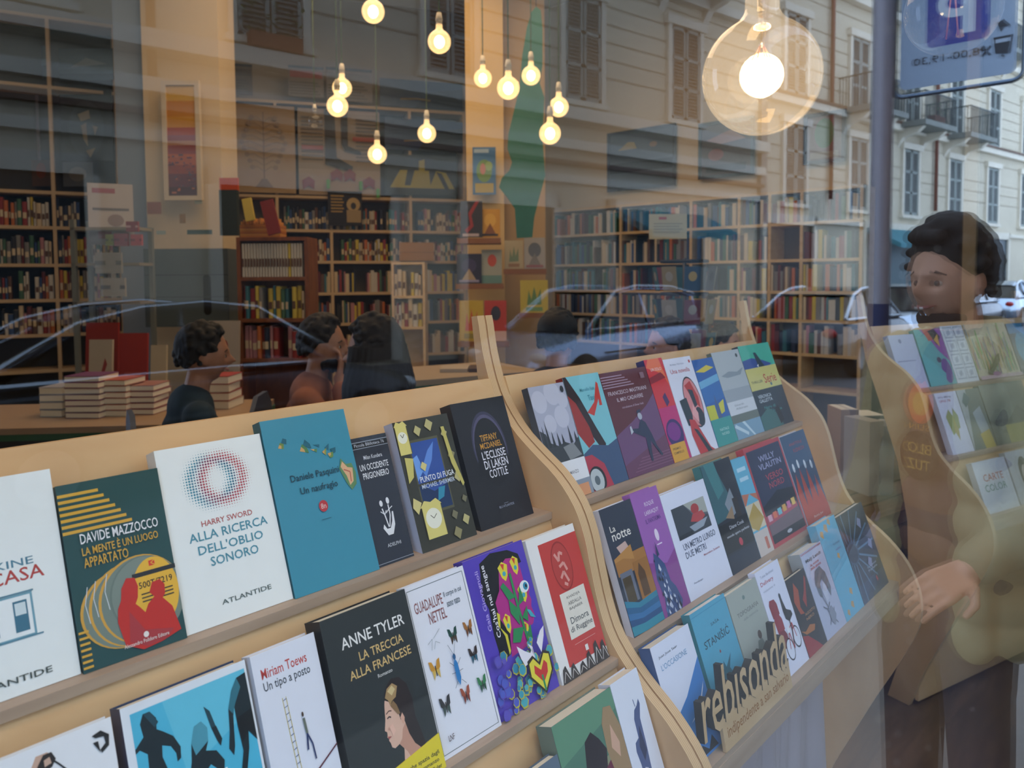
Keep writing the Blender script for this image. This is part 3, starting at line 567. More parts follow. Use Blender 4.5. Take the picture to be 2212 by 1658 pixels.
def a_last(a):
    a.r(0, 72, 100, 100, '45b49c'); a.poly([(0, 72), (0, 82), (30, 84), (60, 80), (88, 74), (80, 72)], '2f4f96'); a.poly([(44, 72), (40, 90), (48, 90), (60, 76), (64, 72)], '1f3a4c'); a.poly([(40, 74), (46, 76), (44, 72)], 'e8ecec')
    a.r(0, 46, 100, 72, 'd4cb7a'); a.t('Serie', 48, 52, 40, 11, 'b82a26'); a.t('THRILLER', 6, 54, 36, 3, '4a4a40'); a.e(66, 50, 3, 2, '3a6a80')
    a.t('VERONICA', 12, 36, 42, 4, 'd2dce4'); a.t('GALLETTA', 12, 31, 42, 4, 'd2dce4'); a.t('Nero di', 20, 23, 36, 3.4, '3f8f8c'); a.t('Sicilia', 36, 18, 38, 3.4, '3f8f8c'); a.poly([(0, 0), (0, 16), (30, 24), (54, 16), (64, 0)], '3c6e6c'); a.poly([(50, 20), (64, 24), (70, 6), (56, 2)], '121b20')
def a_notte(a):
    a.t('La', 16, 80, 16, 5, 'e8e4dc'); a.t('notte', 16, 73, 58, 6, 'e8e4dc'); a.poly([(20, 68), (50, 70), (60, 60), (30, 60)], 'c8aaa0'); a.r(4, 46, 100, 60, 'a87438'); a.poly([(4, 57), (30, 58), (62, 54), (62, 66), (4, 60)], 'b98544'); a.r(8, 24, 46, 48, '6a7080'); a.r(12, 24, 38, 44, '4c3f28'); a.r(52, 22, 100, 52, '9c6a30'); a.poly([(60, 24), (60, 42), (70, 50), (82, 42), (82, 24)], '5a3f24')
    for k, c in enumerate(('2a7f9c', '1f5f8c', '2f6fa4', '1c4f80', '2f8aa0')): a.poly([(0, 28-5*k), (40, 22-4*k), (100, 24-4.4*k), (100, 18-4.4*k), (40, 15-4*k), (0, 21-5*k)], c)
def a_purp(a):
    a.poly([(0, 44), (60, 38), (100, 46), (100, 0), (0, 0)], '8a4890'); a.t('ROQUE', 40, 86, 34, 4, 'e0cfe8'); a.t('LARRAQUY', 32, 79, 52, 4, 'e0cfe8'); a.t('IL FANTASMA', 28, 73, 56, 3.6, '5a3a80'); a.e(52, 62, 7, 5, 'e4d6ea'); a.r(44, 54, 62, 55, 'e4d6ea')
    a.poly([(22, 50), (34, 46), (50, 38), (54, 24), (66, 18), (76, 6), (66, 0), (10, 0), (18, 14), (10, 30)], '3a5080')
    r = random.Random(2)
    for k in range(60):
        x, y = r.uniform(12, 66), r.uniform(1, 46)
        if x-12 < (50-y)*1.1+8: s = r.uniform(2, 5); a.poly([(x-s, y), (x, y+s*.8), (x+s, y-s*.3), (x, y-s*.6)], r.choice(['1b2238', 'b9c4dc', '5a72a4', '2a3c66', 'd4dae8']))
    a.poly([(30, 46), (34, 58), (38, 47)], '2c3c60')
def a_metro(a):
    a.r(13, 54, 88, 84, '5c646e'); a.poly([(13, 54), (13, 84), (40, 84), (56, 70), (88, 66), (88, 54)], '3c434c'); a.poly([(40, 84), (88, 84), (88, 68), (58, 72)], 'a8aca4'); a.e(62, 76, 9, 5, 'a83a3a'); a.poly([(46, 66), (54, 72), (76, 72), (80, 66), (66, 62)], 'b8484a'); a.poly([(40, 62), (84, 64), (70, 57), (48, 56)], '9aa6b4'); a.r(14, 54, 44, 58, '2b3038')
    a.t('UN METRO LUNGO', 16, 44, 74, 6, '5f6a80'); a.t('DUE METRI', 16, 36, 46, 6, '5f6a80'); a.t('Massimiliano Zambetta', 52, 31, 38, 2, 'b06a76'); a.t('Fandango', 16, 12, 20, 2, '8088a0')
def a_poco(a):
    a.poly([(0, 46), (0, 100), (40, 100), (66, 60), (50, 48)], '2f5f68'); a.poly([(10, 100), (44, 100), (50, 72), (24, 66)], '3c7c80'); a.poly([(40, 60), (70, 72), (78, 50), (50, 46)], '86909a'); a.r(66, 44, 84, 62, '2a2420'); a.poly([(30, 48), (60, 56), (56, 44)], '9a7f60'); a.r(0, 18, 100, 44, '08080c'); a.t('Diane Cook', 32, 37, 50, 3.4, 'c9ccd4'); a.t('mondo spero perfetto', 16, 30, 78, 3, 'c9ccd4'); a.e(54, 23, 6, 3.6, 'c03c4c'); a.r(0, 0, 100, 16, '20283a')
def a_cyan(a):
    a.r(0, 60, 100, 100, '66b4d2'); a.r(20, 86, 80, 90, 'b8dcec'); a.r(20, 76, 80, 80, 'b8dcec'); a.poly([(0, 50), (50, 62), (100, 52), (100, 60), (0, 64)], 'c0765a'); a.r(0, 26, 100, 52, 'd8cbb0'); a.poly([(0, 40), (60, 52), (100, 34), (40, 24), (0, 30)], 'b89c50'); a.r(0, 0, 100, 24, 'd0c4bc'); a.r(60, 4, 80, 16, 'c4705a')
def a_verso(a):
    a.r(4, 4, 96, 96, '2a3350'); a.t('WILLY', 30, 82, 44, 6, 'a8a8cc'); a.t('VLAUTIN', 24, 74, 62, 6, 'a8a8cc'); a.t('VERSO', 34, 62, 48, 6.4, 'b84a58'); a.t('NORD', 36, 53.6, 42, 6.4, 'b84a58')
    a.poly([(4, 40), (50, 50), (96, 46), (96, 30), (4, 26)], '121827'); a.r(4, 22, 92, 31, 'b04a5c')
    for k, c in enumerate(('d8a8b8', 'e0704a', '6ac0d0', 'd8a23c', 'c86aa0', 'e8c060')): a.r(8+14*k, 25+k*.8, 18+14*k, 31+k, c)
    a.poly([(4, 6), (4, 22), (92, 26), (96, 12), (96, 4)], '6e5a62'); a.r(4, 4, 96, 12, '191a24'); a.e(50, 8, 7, 1.8, 'b8bcc8')
def a_red3(a):
    a.r(0, 40, 100, 100, '3c5876'); a.poly([(0, 60), (100, 66), (100, 40), (0, 34)], '2c4460'); a.t('ANATOLIJ', 24, 86, 52, 4, 'b04a50'); a.t('KUZNECOV', 34, 79, 46, 4, 'b04a50')
    a.poly([(0, 0), (0, 34), (14, 58), (22, 20), (34, 64), (46, 22), (60, 60), (72, 22), (84, 48), (100, 12), (100, 0)], 'bf4426')
    for x in (14, 34, 60, 84): a.e(x, 66-abs(x-34)*.12, 4, 5, 'dfe6ee'); a.l([(x, 62), (x+1, 30)], 1, '27405c')
    a.t('Babij Jar', 30, 5, 40, 3, 'e0b8a8')
def a_occas(a):
    a.poly([(0, 0), (0, 36), (50, 50), (100, 72), (100, 0)], '3f7fc4'); a.poly([(44, 30), (70, 36), (96, 52), (92, 48), (72, 34)], 'dfe6f4'); a.t('Juan Jose Saer', 12, 88, 48, 2.6, '5a6470'); a.t("L'OCCASIONE", 12, 79, 66, 4.6, '7fa6c8'); a.poly([(40, 2), (52, 10), (66, 4), (80, 12), (90, 2)], '2b2a30')
def a_stan(a):
    a.t('SA\u0160A', 44, 82, 24, 3, '2f5a68'); a.t('STANI\u0160I\u0106', 14, 68, 72, 8.4, '27505e'); a.e(48, 60, 2, 1.3, '8a4a50'); a.poly([(30, 42), (44, 46), (48, 52), (52, 46), (72, 54), (60, 44), (66, 38), (34, 38)], '2f6878'); a.r(0, 96, 100, 96.6, '3f93b4')
def a_grey2(a):
    a.t('TOPOGRAFIA', 16, 76, 70, 4, '6f7672'); a.t('della memoria', 30, 71, 48, 2.4, '86908c'); a.e(48, 90, 4, 2, '6f8884'); a.e(62, 52, 6, 4, '4a3a34'); a.poly([(40, 34), (52, 48), (66, 48), (74, 36), (60, 30)], '6f7a74'); a.poly([(30, 30), (50, 36), (76, 30), (70, 24), (34, 24)], '5d6862')
def a_deliv(a):
    a.t('Tomas Bankhead', 14, 92, 56, 2.4, '8a93ad'); a.t('Delivery', 8, 84, 54, 5, 'b03c50'); a.t('traduzione di', 10, 79, 50, 2, '9aa2b6')
    for k in range(3): a.poly([(14+k*2, 66-15*k), (20+k*2, 70-15*k), (38+k*2, 69-15*k), (44+k*2, 64-15*k), (44+k*2, 54-15*k), (16+k*2, 53-15*k)], ('8e2434', '9a2a3c', '7c2030')[k])
    K = '191a20'
    a.poly([(60, 66), (66, 68), (68, 62), (72, 54), (88, 50), (90, 46), (72, 42), (60, 46), (58, 54)], K); a.e(63, 68, 4, 2.8, '22303a')
    for x, y in ((44, 20), (80, 26)):
        a.e(x, y, 15, 10.4, '22242c', 26); a.e(x, y, 13, 9, 'dfe4f4', 26)
    a.l([(44, 20), (56, 36), (76, 40), (80, 26)], 2.4, 'b02c3a'); a.l([(56, 36), (60, 18), (76, 40)], 2.4, 'b02c3a'); a.l([(72, 46), (70, 34), (62, 22)], 3, K); a.poly([(50, 38), (62, 40), (62, 34), (48, 33)], 'e4e8f0')
def a_dark(a):
    a.poly([(10, 70), (30, 92), (44, 80), (30, 60), (40, 50), (22, 52)], 'a8482c'); a.poly([(50, 66), (66, 74), (88, 92), (92, 88), (72, 68), (58, 54)], '9c3430'); a.t('AGOSTO', 40, 46, 52, 3.4, 'c08a5c'); a.t('NERO', 40, 40, 40, 3.4, 'c08a5c'); a.poly([(0, 34), (20, 30), (46, 34), (70, 30), (60, 24), (20, 26)], 'b06a30'); a.poly([(0, 0), (0, 28), (24, 24), (60, 8), (76, 0)], '9a2430')
def a_maiji(a):
    for k in range(16): a.r(2+6*k, 97, 5+6*k, 99, 'b04a50')
    a.t('Maiji Lendt', 12, 86, 74, 5, '2f3640'); a.t('la voce', 26, 81, 40, 3, 'b04a50'); a.t('delle donne', 22, 77, 50, 3, 'b04a50')
    a.poly([(26, 46), (22, 62), (36, 74), (60, 76), (76, 66), (80, 48), (70, 38), (64, 52), (54, 62), (40, 58), (36, 42)], '6a727e'); a.poly([(40, 50), (52, 60), (62, 52), (58, 38), (44, 36)], 'c6cce0')
    for p in ([(24, 34), (40, 28), (56, 34)], [(30, 12), (46, 20), (64, 8)], [(36, 30), (50, 14), (66, 26)], [(28, 60), (34, 44), (44, 30)]): a.l(p, 2.4, '68707e')
    a.poly([(40, 26), (56, 30), (66, 18), (50, 8), (40, 14)], '8a92a4')
def a_blue2(a):
    for x, y, s in ((40, 92, 10), (62, 96, 8), (14, 88, 9), (58, 60, 7), (60, 22, 8), (48, 10, 8), (20, 6, 7)): a.poly([(x-s, y), (x-s*.3, y+s*.5), (x+s, y+s*.3), (x+s*.5, y-s*.5), (x-s*.2, y-s*.3)], 'c8a46c')
    a.t('Racconti', 50, 72, 34, 2.4, '3a86a4'); a.t('italiani', 54, 66, 28, 2.4, '6a80b0')
def a_wheel(a):
    a.r(0, 0, 100, 20, '2c4262')
    for k in range(16):
        q = 2*pi*k/16; a.l([(16+20*cos(q), 55+13*sin(q)), (16+80*cos(q), 55+54*sin(q))], 2.6, '5a7f9c')
    a.e(16, 55, 20, 13, '36506e'); a.e(16, 55, 16, 10.6, '27344a')
    for x, y in ((66, 80), (80, 52), (60, 34)): a.poly([(x-8, y), (x, y+7), (x+9, y+3), (x+2, y-7)], '8a92b4')
    a.t('Luciano', 46, 30, 34, 2.4, 'a8b4c8'); a.t('Funetta', 46, 26, 34, 2.4, 'a8b4c8'); a.poly([(62, 16), (66, 18), (68, 13), (64, 11)], 'b84a68')
RB2 = [
 (1, 1.0435, .1035, .214, .016, 'a9aec2', '3c4550', a_mist, 'paperback with a misty pine hillside under pale clouds'),
 (1, 1.1485, .116, .222, .018, '7cc3cf', '7a2420', a_taxi, 'turquoise paperback with a red high-heeled shoe and red car'),
 (1, 1.2665, .173, .218, .014, '5e2a34', '5e2a34', a_mast, 'maroon and purple paperback with a man in dark suit shooting'),
 (1, 1.4415, .074, .232, .022, 'd0323c', '2a2860', a_red, 'crimson and magenta paperback with a small yellow label'),
 (1, 1.5175, .124, .226, .014, 'dfe2f2', 'd6d9e8', a_nov, 'white paperback with an oval mirror in red and black'),
 (1, 1.6435, .101, .214, .018, '2c62aa', '224a80', a_sea, 'blue and yellow seascape paperback with a teal foot'),
 (1, 1.7465, .148, .224, .014, 'b4bcc0', '5f6a60', a_grey, 'pale grey paperback with a faint coastline'),
 (1, 1.8965, .190, .230, .018, '22343f', '1b2a33', a_last, 'green, yellow and dark paperback with red lettering, last of the top row'),
 (2, 1.076, .098, 0.2185, .016, '303848', 'd5d8e2', a_notte, 'navy paperback with orange doorways above blue waves'),
 (2, 1.1755, .092, 0.2245, .018, '9c62b0', '9c62b0', a_purp, 'violet paperback with a figure made of blue scraps'),
 (2, 1.269, .172, 0.2025, .024, 'dde2f4', 'd2d7ea', a_metro, 'white paperback with a red hat photo and grey title'),
 (2, 1.4425, .131, 0.2265, .020, '1a202c', '3b7a7c', a_poco, 'black and dark teal paperback with a small pink seal'),
 (2, 1.575, .0685, 0.2155, .012, '66b4d2', '5aa8c8', a_cyan, 'narrow light blue and ochre paperback'),
 (2, 1.645, .196, 0.2285, .020, 'b8424a', 'c04a50', a_verso, 'navy paperback with a red frame and red and lilac title'),
 (2, 1.8465, .150, 0.2245, .022, '3c5876', 'c8c6d4', a_red3, 'blue paperback with orange spikes and white birds'),
 (3, 1.0445, .122, .198, .024, 'dbe1f2', '2b4f86', a_occas, 'white and blue paperback with a curved white streak, behind the shop sign'),
 (3, 1.178, .128, .208, .018, '53a6c4', '2f8290', a_stan, 'sky-blue paperback with dark title, behind the shop sign'),
 (3, 1.3095, .126, .200, .016, 'a5ada4', '98a098', a_grey2, 'sage grey paperback with a sitting figure, behind the shop sign'),
 (3, 1.438, .110, .206, .016, 'dfe3f6', 'd4d8ec', a_deliv, 'white paperback with a dark red tower and a red bicycle'),
 (3, 1.550, .100, .158, .012, '20202a', '1a1a20', a_dark, 'small dark paperback with orange figures and a red corner'),
 (3, 1.652, .119, .186, .030, 'b8bfd8', '9ba4a8', a_maiji, 'pale lilac paperback with a grey drawn face and a thick spine'),
 (3, 1.773, .118, .220, .022, '62b4d4', '58aacb', a_blue2, 'light blue paperback with small tan blots'),
 (3, 1.893, .186, .210, .016, '27344a', '1a2434', a_wheel, 'dark blue paperback with pale spokes, last of the bottom row'),
]
for k, (row, x0, w_, h_, t, fc, sp, art, lab) in enumerate(RB2):
    paperback(row, x0, w_, h_, t, fc, sp, art, lab, group='paperbacks in the middle rack', pages=(k+1) % 2)
# lowest row of the first rack
def a_people(a):
    a.r(0, 0, 100, 100, '4f7a66'); a.poly([(0, 70), (100, 84), (100, 100), (0, 100)], '5f8f72'); a.poly([(0, 50), (100, 60), (100, 40), (0, 34)], '8a8f70')
    a.poly([(34, 60), (40, 76), (52, 80), (62, 72), (70, 62), (60, 40), (52, 20), (36, 24), (34, 44)], '241a22'); a.poly([(52, 46), (74, 54), (82, 30), (60, 18)], '6a1f3c')
    a.poly([(70, 60), (72, 80), (80, 90), (92, 88), (100, 70), (100, 30), (76, 34)], 'a08460'); a.poly([(78, 60), (84, 76), (92, 60), (88, 50)], 'cfa68c'); a.r(0, 0, 100, 16, 'd8dcd6')
def a_goat(a):
    a.poly([(46, 66), (54, 72), (66, 74), (76, 78), (78, 74), (66, 64), (64, 46), (60, 30), (56, 8), (52, 8), (50, 28), (40, 30), (36, 8), (32, 8), (30, 34), (26, 44), (30, 50), (44, 52)], '4c5c88'); a.poly([(40, 46), (56, 60), (60, 40), (46, 34)], '2a3658'); a.l([(60, 74), (58, 80)], 2, '4c5c88'); a.r(70, 0, 100, 4, 'c23a3a')
def a_slate(a): a.poly([(70, 40), (78, 60), (88, 66), (98, 56), (96, 30), (74, 24)], '1a1216'); a.poly([(82, 48), (92, 52), (94, 40), (84, 36)], 'cf9a94'); a.poly([(72, 24), (96, 30), (98, 8), (70, 8)], 'cf8f8a')
for row, x0, w_, h_, t, fc, sp, art, lab in (
 (3, .648, .136, .150, .016, '5d6f80', '4d5f70', a_slate, 'slate blue paperback with a small dark-haired figure, lowest row of nearest rack'),
 (3, .7855, .139, .184, .030, '4f7a66', '6a7a6c', a_people, 'green paperback with dark and fair haired women, lowest row of nearest rack'),
 (3, .926, .072, .186, .024, 'dde2ee', 'd2d6e2', a_goat, 'white paperback with a blue goat, lowest row of nearest rack')):
    paperback(row, x0, w_, h_, t, fc, sp, art, lab, group='paperbacks in the nearest rack')

# covers in the far rack (local x from its left end)
def a_f1(a): a.r(0, 0, 100, 100, 'b8bfdc'); a.r(10, 50, 80, 52, '8a93b4'); a.e(40, 88, 6, 4, '7a86a8')
def a_f2(a):
    a.r(0, 0, 100, 100, '4aa6a8'); a.poly([(20, 100), (100, 100), (100, 40), (70, 60), (50, 80)], '8a3f9c'); a.poly([(30, 100), (70, 100), (60, 80), (44, 78)], 'c0443c'); a.poly([(50, 96), (76, 100), (92, 84), (70, 70)], '20242c'); a.poly([(64, 80), (84, 90), (80, 66)], 'd0a43c'); a.e(78, 24, 18, 22, '5a2f8a'); a.e(60, 44, 8, 5, '1f2c50'); a.poly([(0, 0), (60, 0), (70, 20), (40, 40), (0, 60)], '4db0b4')
def a_f3(a):
    for i in range(2):
        for j in range(4): a.r(8+46*i, 6+24*j, 48+46*i, 26+24*j, 'aab4c0'); a.r(10+46*i, 8+24*j, 46+46*i, 24+24*j, 'dfe4ea'); a.e(28+46*i, 16+24*j, 9, 5, 'b8c0cc'); a.l([(20+46*i, 10+24*j), (36+46*i, 22+24*j)], 2, 'a0a8b8')
def a_f4(a):
    r = random.Random(9)
    for k in range(90):
        x = r.uniform(0, 96); y = r.uniform(6, 60); a.r(x, y, x+r.uniform(1, 2.6), min(100, y+r.uniform(14, 44)), r.choice(['6aa84a', '8fc060', 'c8a45a', '5a9a90', 'b08a5a', '7a6a9a', 'd0b87a', '8aa0a0', 'c07a6a', '5f8a4a']))
    a.poly([(20, 10), (50, 40), (60, 44), (56, 30), (30, 8)], '4a5a34'); a.r(0, 0, 100, 6, 'c8a8b0'); a.e(40, 8, 10, 4, '9a5a8a')
def a_f5(a): a.e(50, 50, 40, 36, '3fa0c0'); a.r(0, 80, 60, 100, '2a86b4')
def a_f6(a): a.t('Wu Ming', 10, 90, 60, 4, '5a5a70'); a.t('UFO 78', 14, 84, 50, 4, 'b04a50'); a.poly([(30, 30), (20, 60), (40, 72), (52, 60), (60, 74), (76, 60), (70, 40), (50, 36)], '8f9a5a'); a.poly([(40, 36), (50, 60), (60, 36), (52, 20)], 'b0a050')
def a_f7(a): a.poly([(0, 0), (40, 100), (100, 100), (100, 0)], '5a6a66'); a.poly([(40, 60), (80, 70), (90, 30), (50, 24)], '9aa8b0'); a.poly([(44, 24), (90, 30), (96, 0), (50, 0)], 'b8a23c'); a.poly([(10, 80), (30, 96), (50, 84), (20, 70)], '2f5a66')
def a_f8(a): a.r(0, 40, 60, 100, '7a8478'); a.poly([(20, 20), (70, 60), (90, 40), (60, 6)], '4a5450'); a.r(30, 0, 100, 30, 'a09a50')
def a_f9(a): a.t('CARTE', 20, 60, 60, 14, 'c06a5a'); a.t('COLOR', 16, 40, 66, 14, '5a9a8a')
def a_f10(a): a.e(36, 54, 14, 34, '26282c'); a.e(36, 46, 9, 26, 'd8cabc'); a.e(70, 54, 14, 34, '26282c'); a.e(70, 46, 9, 26, 'd8cabc')
for row, x0, w_, h_, t, fc, sp, art, lab in (
 (1, .03, .15, .20, .02, 'b8bfdc', 'a0a8c8', a_f1, 'pale blue-grey paperback at the left of the top row of far rack'),
 (1, .19, .165, .215, .02, '4aa6a8', '3a8a90', a_f2, 'turquoise and purple paperback in the far rack'),
 (1, .36, .145, .222, .02, 'dfe4ea', 'd0d4da', a_f3, 'white paperback with drawn panels in a grid in the far rack'),
 (1, .51, .30, .222, .02, 'cfc4a4', 'b0a888', a_f4, 'wide book with dense coloured streaks in the far rack'),
 (1, .82, .20, .215, .02, '4a5a6a', '3a4a5a', a_f5, 'blue paperback with a pale disc at the right picture edge'),
 (2, .10, .13, .215, .02, 'dcdff0', 'ccd0e0', a_f6, 'white paperback with green figures in the far rack'),
 (2, .235, .14, .215, .02, 'a8b0b4', '8a9090', a_f7, 'grey and yellow paperback in the far rack'),
 (2, .38, .30, .222, .02, '687268', '586258', a_f8, 'large murky green book in the far rack'),
 (3, .10, .20, .17, .02, 'dfe6ea', 'd0d6da', a_f9, 'white booklet with coloured letters in the far rack'),
 (3, .31, .25, .18, .02, 'c8ccd0', 'b8bcc0', a_f10, 'pale book with two dark-haired drawn heads in the far rack')):
    paperback(row, x0, w_, h_, t, fc, sp, art, lab, M=M3, group='books in the far rack')

# ------------------------------------------------------------------ shop sign cut out of plywood, on the lowest ledge of the middle rack
y3, z3 = ROWS[3]
root = empty('shop_sign', M=frame((1.08, y3-.0135, z3), (1, 0, 0), (0, SL*.55, sqrt(1-(SL*.55)**2)), (0, -sqrt(1-(SL*.55)**2), SL*.55)),
             label='small cut-out plywood sign reading rebisonda indipendente a san salvario', cat='sign')
SGN = wood_mat('sign_wood', '#bfa176', '#cbb089', (2, 8, 8), 4); BLK = mat('15161a', 0.6)
mb = MB(); T = .006
mb.box(.062, 0, 0, .335, .050, T, SGN)
o_ = mb.build('base_plate', root)
mb = MB()
def letters(mb, txt, x, y, w_, h_, z0, z1, mf, ms, shear):
    vs, fs = text2d(txt); n = len(vs)
    P = [(x+a*w_+shear*b, y+b*h_) for a, b in vs]
    mb.add([(p[0], p[1], z1) for p in P], fs, mf); mb.add([(p[0], p[1], z0) for p in P], [f[::-1] for f in fs], ms)
    cnt = {}
    for f in fs:
        for i in range(len(f)):
            e = (f[i], f[(i+1) % len(f)]); cnt[e] = cnt.get(e, 0)+1
    mb.add([(p[0], p[1], z0) for p in P]+[(p[0], p[1], z1) for p in P], [(a, b, b+n, a+n) for a, b in cnt if (b, a) not in cnt], ms)
letters(mb, 'reb\u0131sonda', .0, .040, .332, .094, -.007, T+.0015, SGN, BLK, .012)
q = mb.build('lettering', root); q['label'] = 'tall slanted plywood letters with black edges'
mb = MB(); A = Art(mb, .27, .05, z=T+.0002, x0=.065); A.t('indipendente a san salvario', 4, 24, 92, 48, '96662f')
q = mb.build('caption', root); q['label'] = 'light brown engraved caption'
for ch in root.children: ch.matrix_parent_inverse = Matrix()
# ------------------------------------------------------------------ street (seen only mirrored in the pane)
struct(MB().box(-30, -14, -.22, 120, -2.0, -.15, mat('4d4d50', .85, noise=.2, scale=2)), 'floor_street')
struct(MB().box(-30, -2.0, -.22, 120, GL-.16, 0.0, mat('7c7a76', .8, noise=.15, scale=4)), 'floor_pavement')
_before = set(bpy.data.objects)
FY = -12.1                        # street face of the opposite building
WALLC = mat('c9bea6', .85, noise=.1, scale=1.2, bump=.1); TRIM = mat('d8cfbb', .8, noise=.08, scale=3); SHUT = mat('8d948c', .6, noise=.1, scale=5); SHUTD = mat('6b6f6a', .6); DARK = mat('24282a', .3); BROWN = mat('6a5140', .7, noise=.2, scale=3)
tag(MB().box(-16, FY-3, -.16, 46, FY, 19, WALLC).build('facade'), kind='structure')
mb = MB()
for z in [4.6+.42*k for k in range(34)]:
    if abs((z-5.7) % 3.9) > .3: mb.box(-16, FY, z, 46, FY+.015, z+.03, mat('9f947e', .9))
tag(mb.build('rustication_grooves'), kind='structure')
mb = MB()
for x0, x1, rows_ in ((-16, 21.8, ((3.7, .18, .10, TRIM), (4.1, .10, .16, BROWN), (4.45, .22, .22, TRIM), (5.1, .28, .34, TRIM), (8.6, .25, .25, TRIM), (12.4, .30, .30, TRIM), (18.4, .6, .7, TRIM))), (22, 46, ((3.2, .16, .12, TRIM), (6.7, .22, .25, TRIM), (6.92, .08, .3, BROWN), (10.5, .25, .25, TRIM), (14.2, .3, .3, TRIM), (18.4, .6, .7, TRIM)))):
    for z, h_, d, m in rows_: mb.box(x0, FY, z, x1, FY+d, z+h_, m)
mb.box(21.7, FY, 0, 22.0, FY+.12, 18.4, mat('8f8a80', .8))
tag(mb.build('cornice_1'), kind='structure')
def window_mb():
    g = empty('facade_window'); f = MB().box(-.72, 0, 0, -.58, .10, 2.5, TRIM).box(.58, 0, 0, .72, .10, 2.5, TRIM).box(-.8, 0, 2.4, .8, .16, 2.62, TRIM).box(-.8, 0, -.12, .8, .16, 0, TRIM)
    f.build('window_frame', g); MB().box(-.58, .0, 0, .58, .02, 2.4, DARK).build('window_pane', g)
    for s in (-1, 1):
        m_ = MB(); x0, x1 = (-.56, -.02) if s < 0 else (.02, .56)
        m_.box(x0, .03, .02, x0+.07, .08, 2.38, SHUT).box(x1-.07, .03, .02, x1, .08, 2.38, SHUT)
        for z in (.02, .78, 1.55, 2.30): m_.box(x0, .03, z, x1, .08, z+.08, SHUT)
        for k in range(26):
            z = .1+k*.086; m_.add([(x0+.06, .075, z), (x1-.06, .075, z), (x1-.06, .035, z+.075), (x0+.06, .035, z+.075)], [(0, 1, 2, 3)], SHUTD)
        m_.build('shutter', g)
    return g
def dup(root, loc, label=None, group=None, rot=None):
    r = root.copy(); COL.objects.link(r); r.location = loc
    if rot: r.rotation_euler = rot
    if label: r['label'] = label
    if group: r['group'] = group
    for ch in list(root.children):
        c = ch.copy(); COL.objects.link(c); c.parent = r
        for g in ch.children:
            d = g.copy(); COL.objects.link(d); d.parent = c
    return r
NTH = 'first second third fourth fifth sixth seventh eighth ninth tenth eleventh twelfth thirteenth fourteenth fifteenth sixteenth seventeenth eighteenth nineteenth twentieth twenty-first twenty-second twenty-third'.split()
w0 = window_mb(); first = True
for bl, xs, fls in (('near', [3.72*k-.3 for k in range(-1, 6)], (5.6, 9.35, 13.2)), ('far', [23.6+3.9*k for k in range(6)], (3.75, 7.05, 11.0, 14.7))):
    for fl, z in enumerate(fls):
        for k, x in enumerate(xs):
            lab = 'grey shuttered window of the %s pale house across the street, %s row, %s from the left' % (bl, ('lowest', 'second', 'third', 'top')[fl], NTH[k]); lab = lab.replace('pale house across the street', 'house across')
            g = 'shuttered windows of the houses across the street'
            if first: w0.location = (x, FY, z); tag(w0, lab, 'window', g); w0['kind'] = 'thing'; first = False
            else: dup(w0, (x, FY, z), lab, g)
def balcony(x, z, lab):
    g = empty('balcony', (x, FY, z), lab, 'balcony', 'balconies of the opposite house')
    IR = mat('3c4644', .5)
    MB().box(-1.3, 0, -.18, 1.3, 1.1, 0, mat('7a7d76', .8, noise=.2, scale=3)).build('slab', g)
    m_ = MB().box(-1.28, 1.04, .96, 1.28, 1.08, 1.0, IR).box(-1.28, 0, .96, -1.24, 1.08, 1.0, IR).box(1.24, 0, .96, 1.28, 1.08, 1.0, IR)
    for k in range(27): m_.box(-1.28+.098*k, 1.05, 0, -1.262+.098*k, 1.07, .96, IR)
    for k in range(10):
        for x_ in (-1.27, 1.25): m_.box(x_, .1*k+.03, 0, x_+.018, .1*k+.048, .96, IR)
    m_.build('railing', g)
    c = MB()
    for x_ in (-.9, .9): c.prism([(0, -.18), (.9, -.18), (.7, -.36), (.2, -.5), (0, -.8)], x_-.12, x_+.12, TRIM, 'yz')
    c.build('corbel', g)
    return g
for x, z, w_ in ((18.3, 9.1, 'nearest'), (14.6, 12.9, 'upper near'), (27.5, 6.98, 'green-grey middle'), (31.4, 6.98, 'third'), (35.3, 6.98, 'farthest'), (31.4, 10.9, 'upper middle'), (39.2, 10.9, 'upper far')): balcony(x, z, w_+' iron-railed balcony on the pale houses across the street')
# street level: doorways, awning, rolled shutters
for k, (x0, x1, c, aw) in enumerate(((-10, -7, '2b3034', 0), (-5.5, -1.5, '1d2b33', 1), (.5, 4.2, '2a3236', 0), (6.2, 9.4, '39302a', 0), (11.2, 13.6, '2b2421', 0), (15.6, 19, '25505a', 1), (22, 24.6, '2a201c', 0), (28, 33, '2c5c66', 1), (37, 41, '27393f', 0))):
    g = empty('street_shop', (0, 0, 0), NTH[k]+(' shop, a dark doorway', ' shop, teal with an awning')[aw]+', counted from the near end across the street', 'shop front', 'shop fronts across the street')
    MB().box(x0, FY, -.05, x1, FY+.06, 3.1, mat(c, .4)).build('doorway', g)
    MB().box(x0-.2, FY, -.05, x0, FY+.14, 3.4, TRIM).box(x1, FY, -.05, x1+.2, FY+.14, 3.4, TRIM).box(x0-.2, FY, 3.1, x1+.2, FY+.14, 3.4, TRIM).build('surround', g)
    if aw: MB().prism([(FY+.1, 3.2), (FY+1.3, 2.6), (FY+1.3, 2.45), (FY+.1, 3.0)], x0, x1, mat('3f7f8a', .7), 'yz').build('awning', g)
# drainpipes
for k, x in enumerate((5.2, 25.6, 33.4)): tag(MB().tube([(x, FY+.12, 4), (x, FY+.12, 18.4)], .07, mat('7a4a3a', .5)).build('drainpipe'), ('near', 'middle', 'far')[k]+' brown drainpipe down the pale house across the street', 'pipe', 'drainpipes across the street')
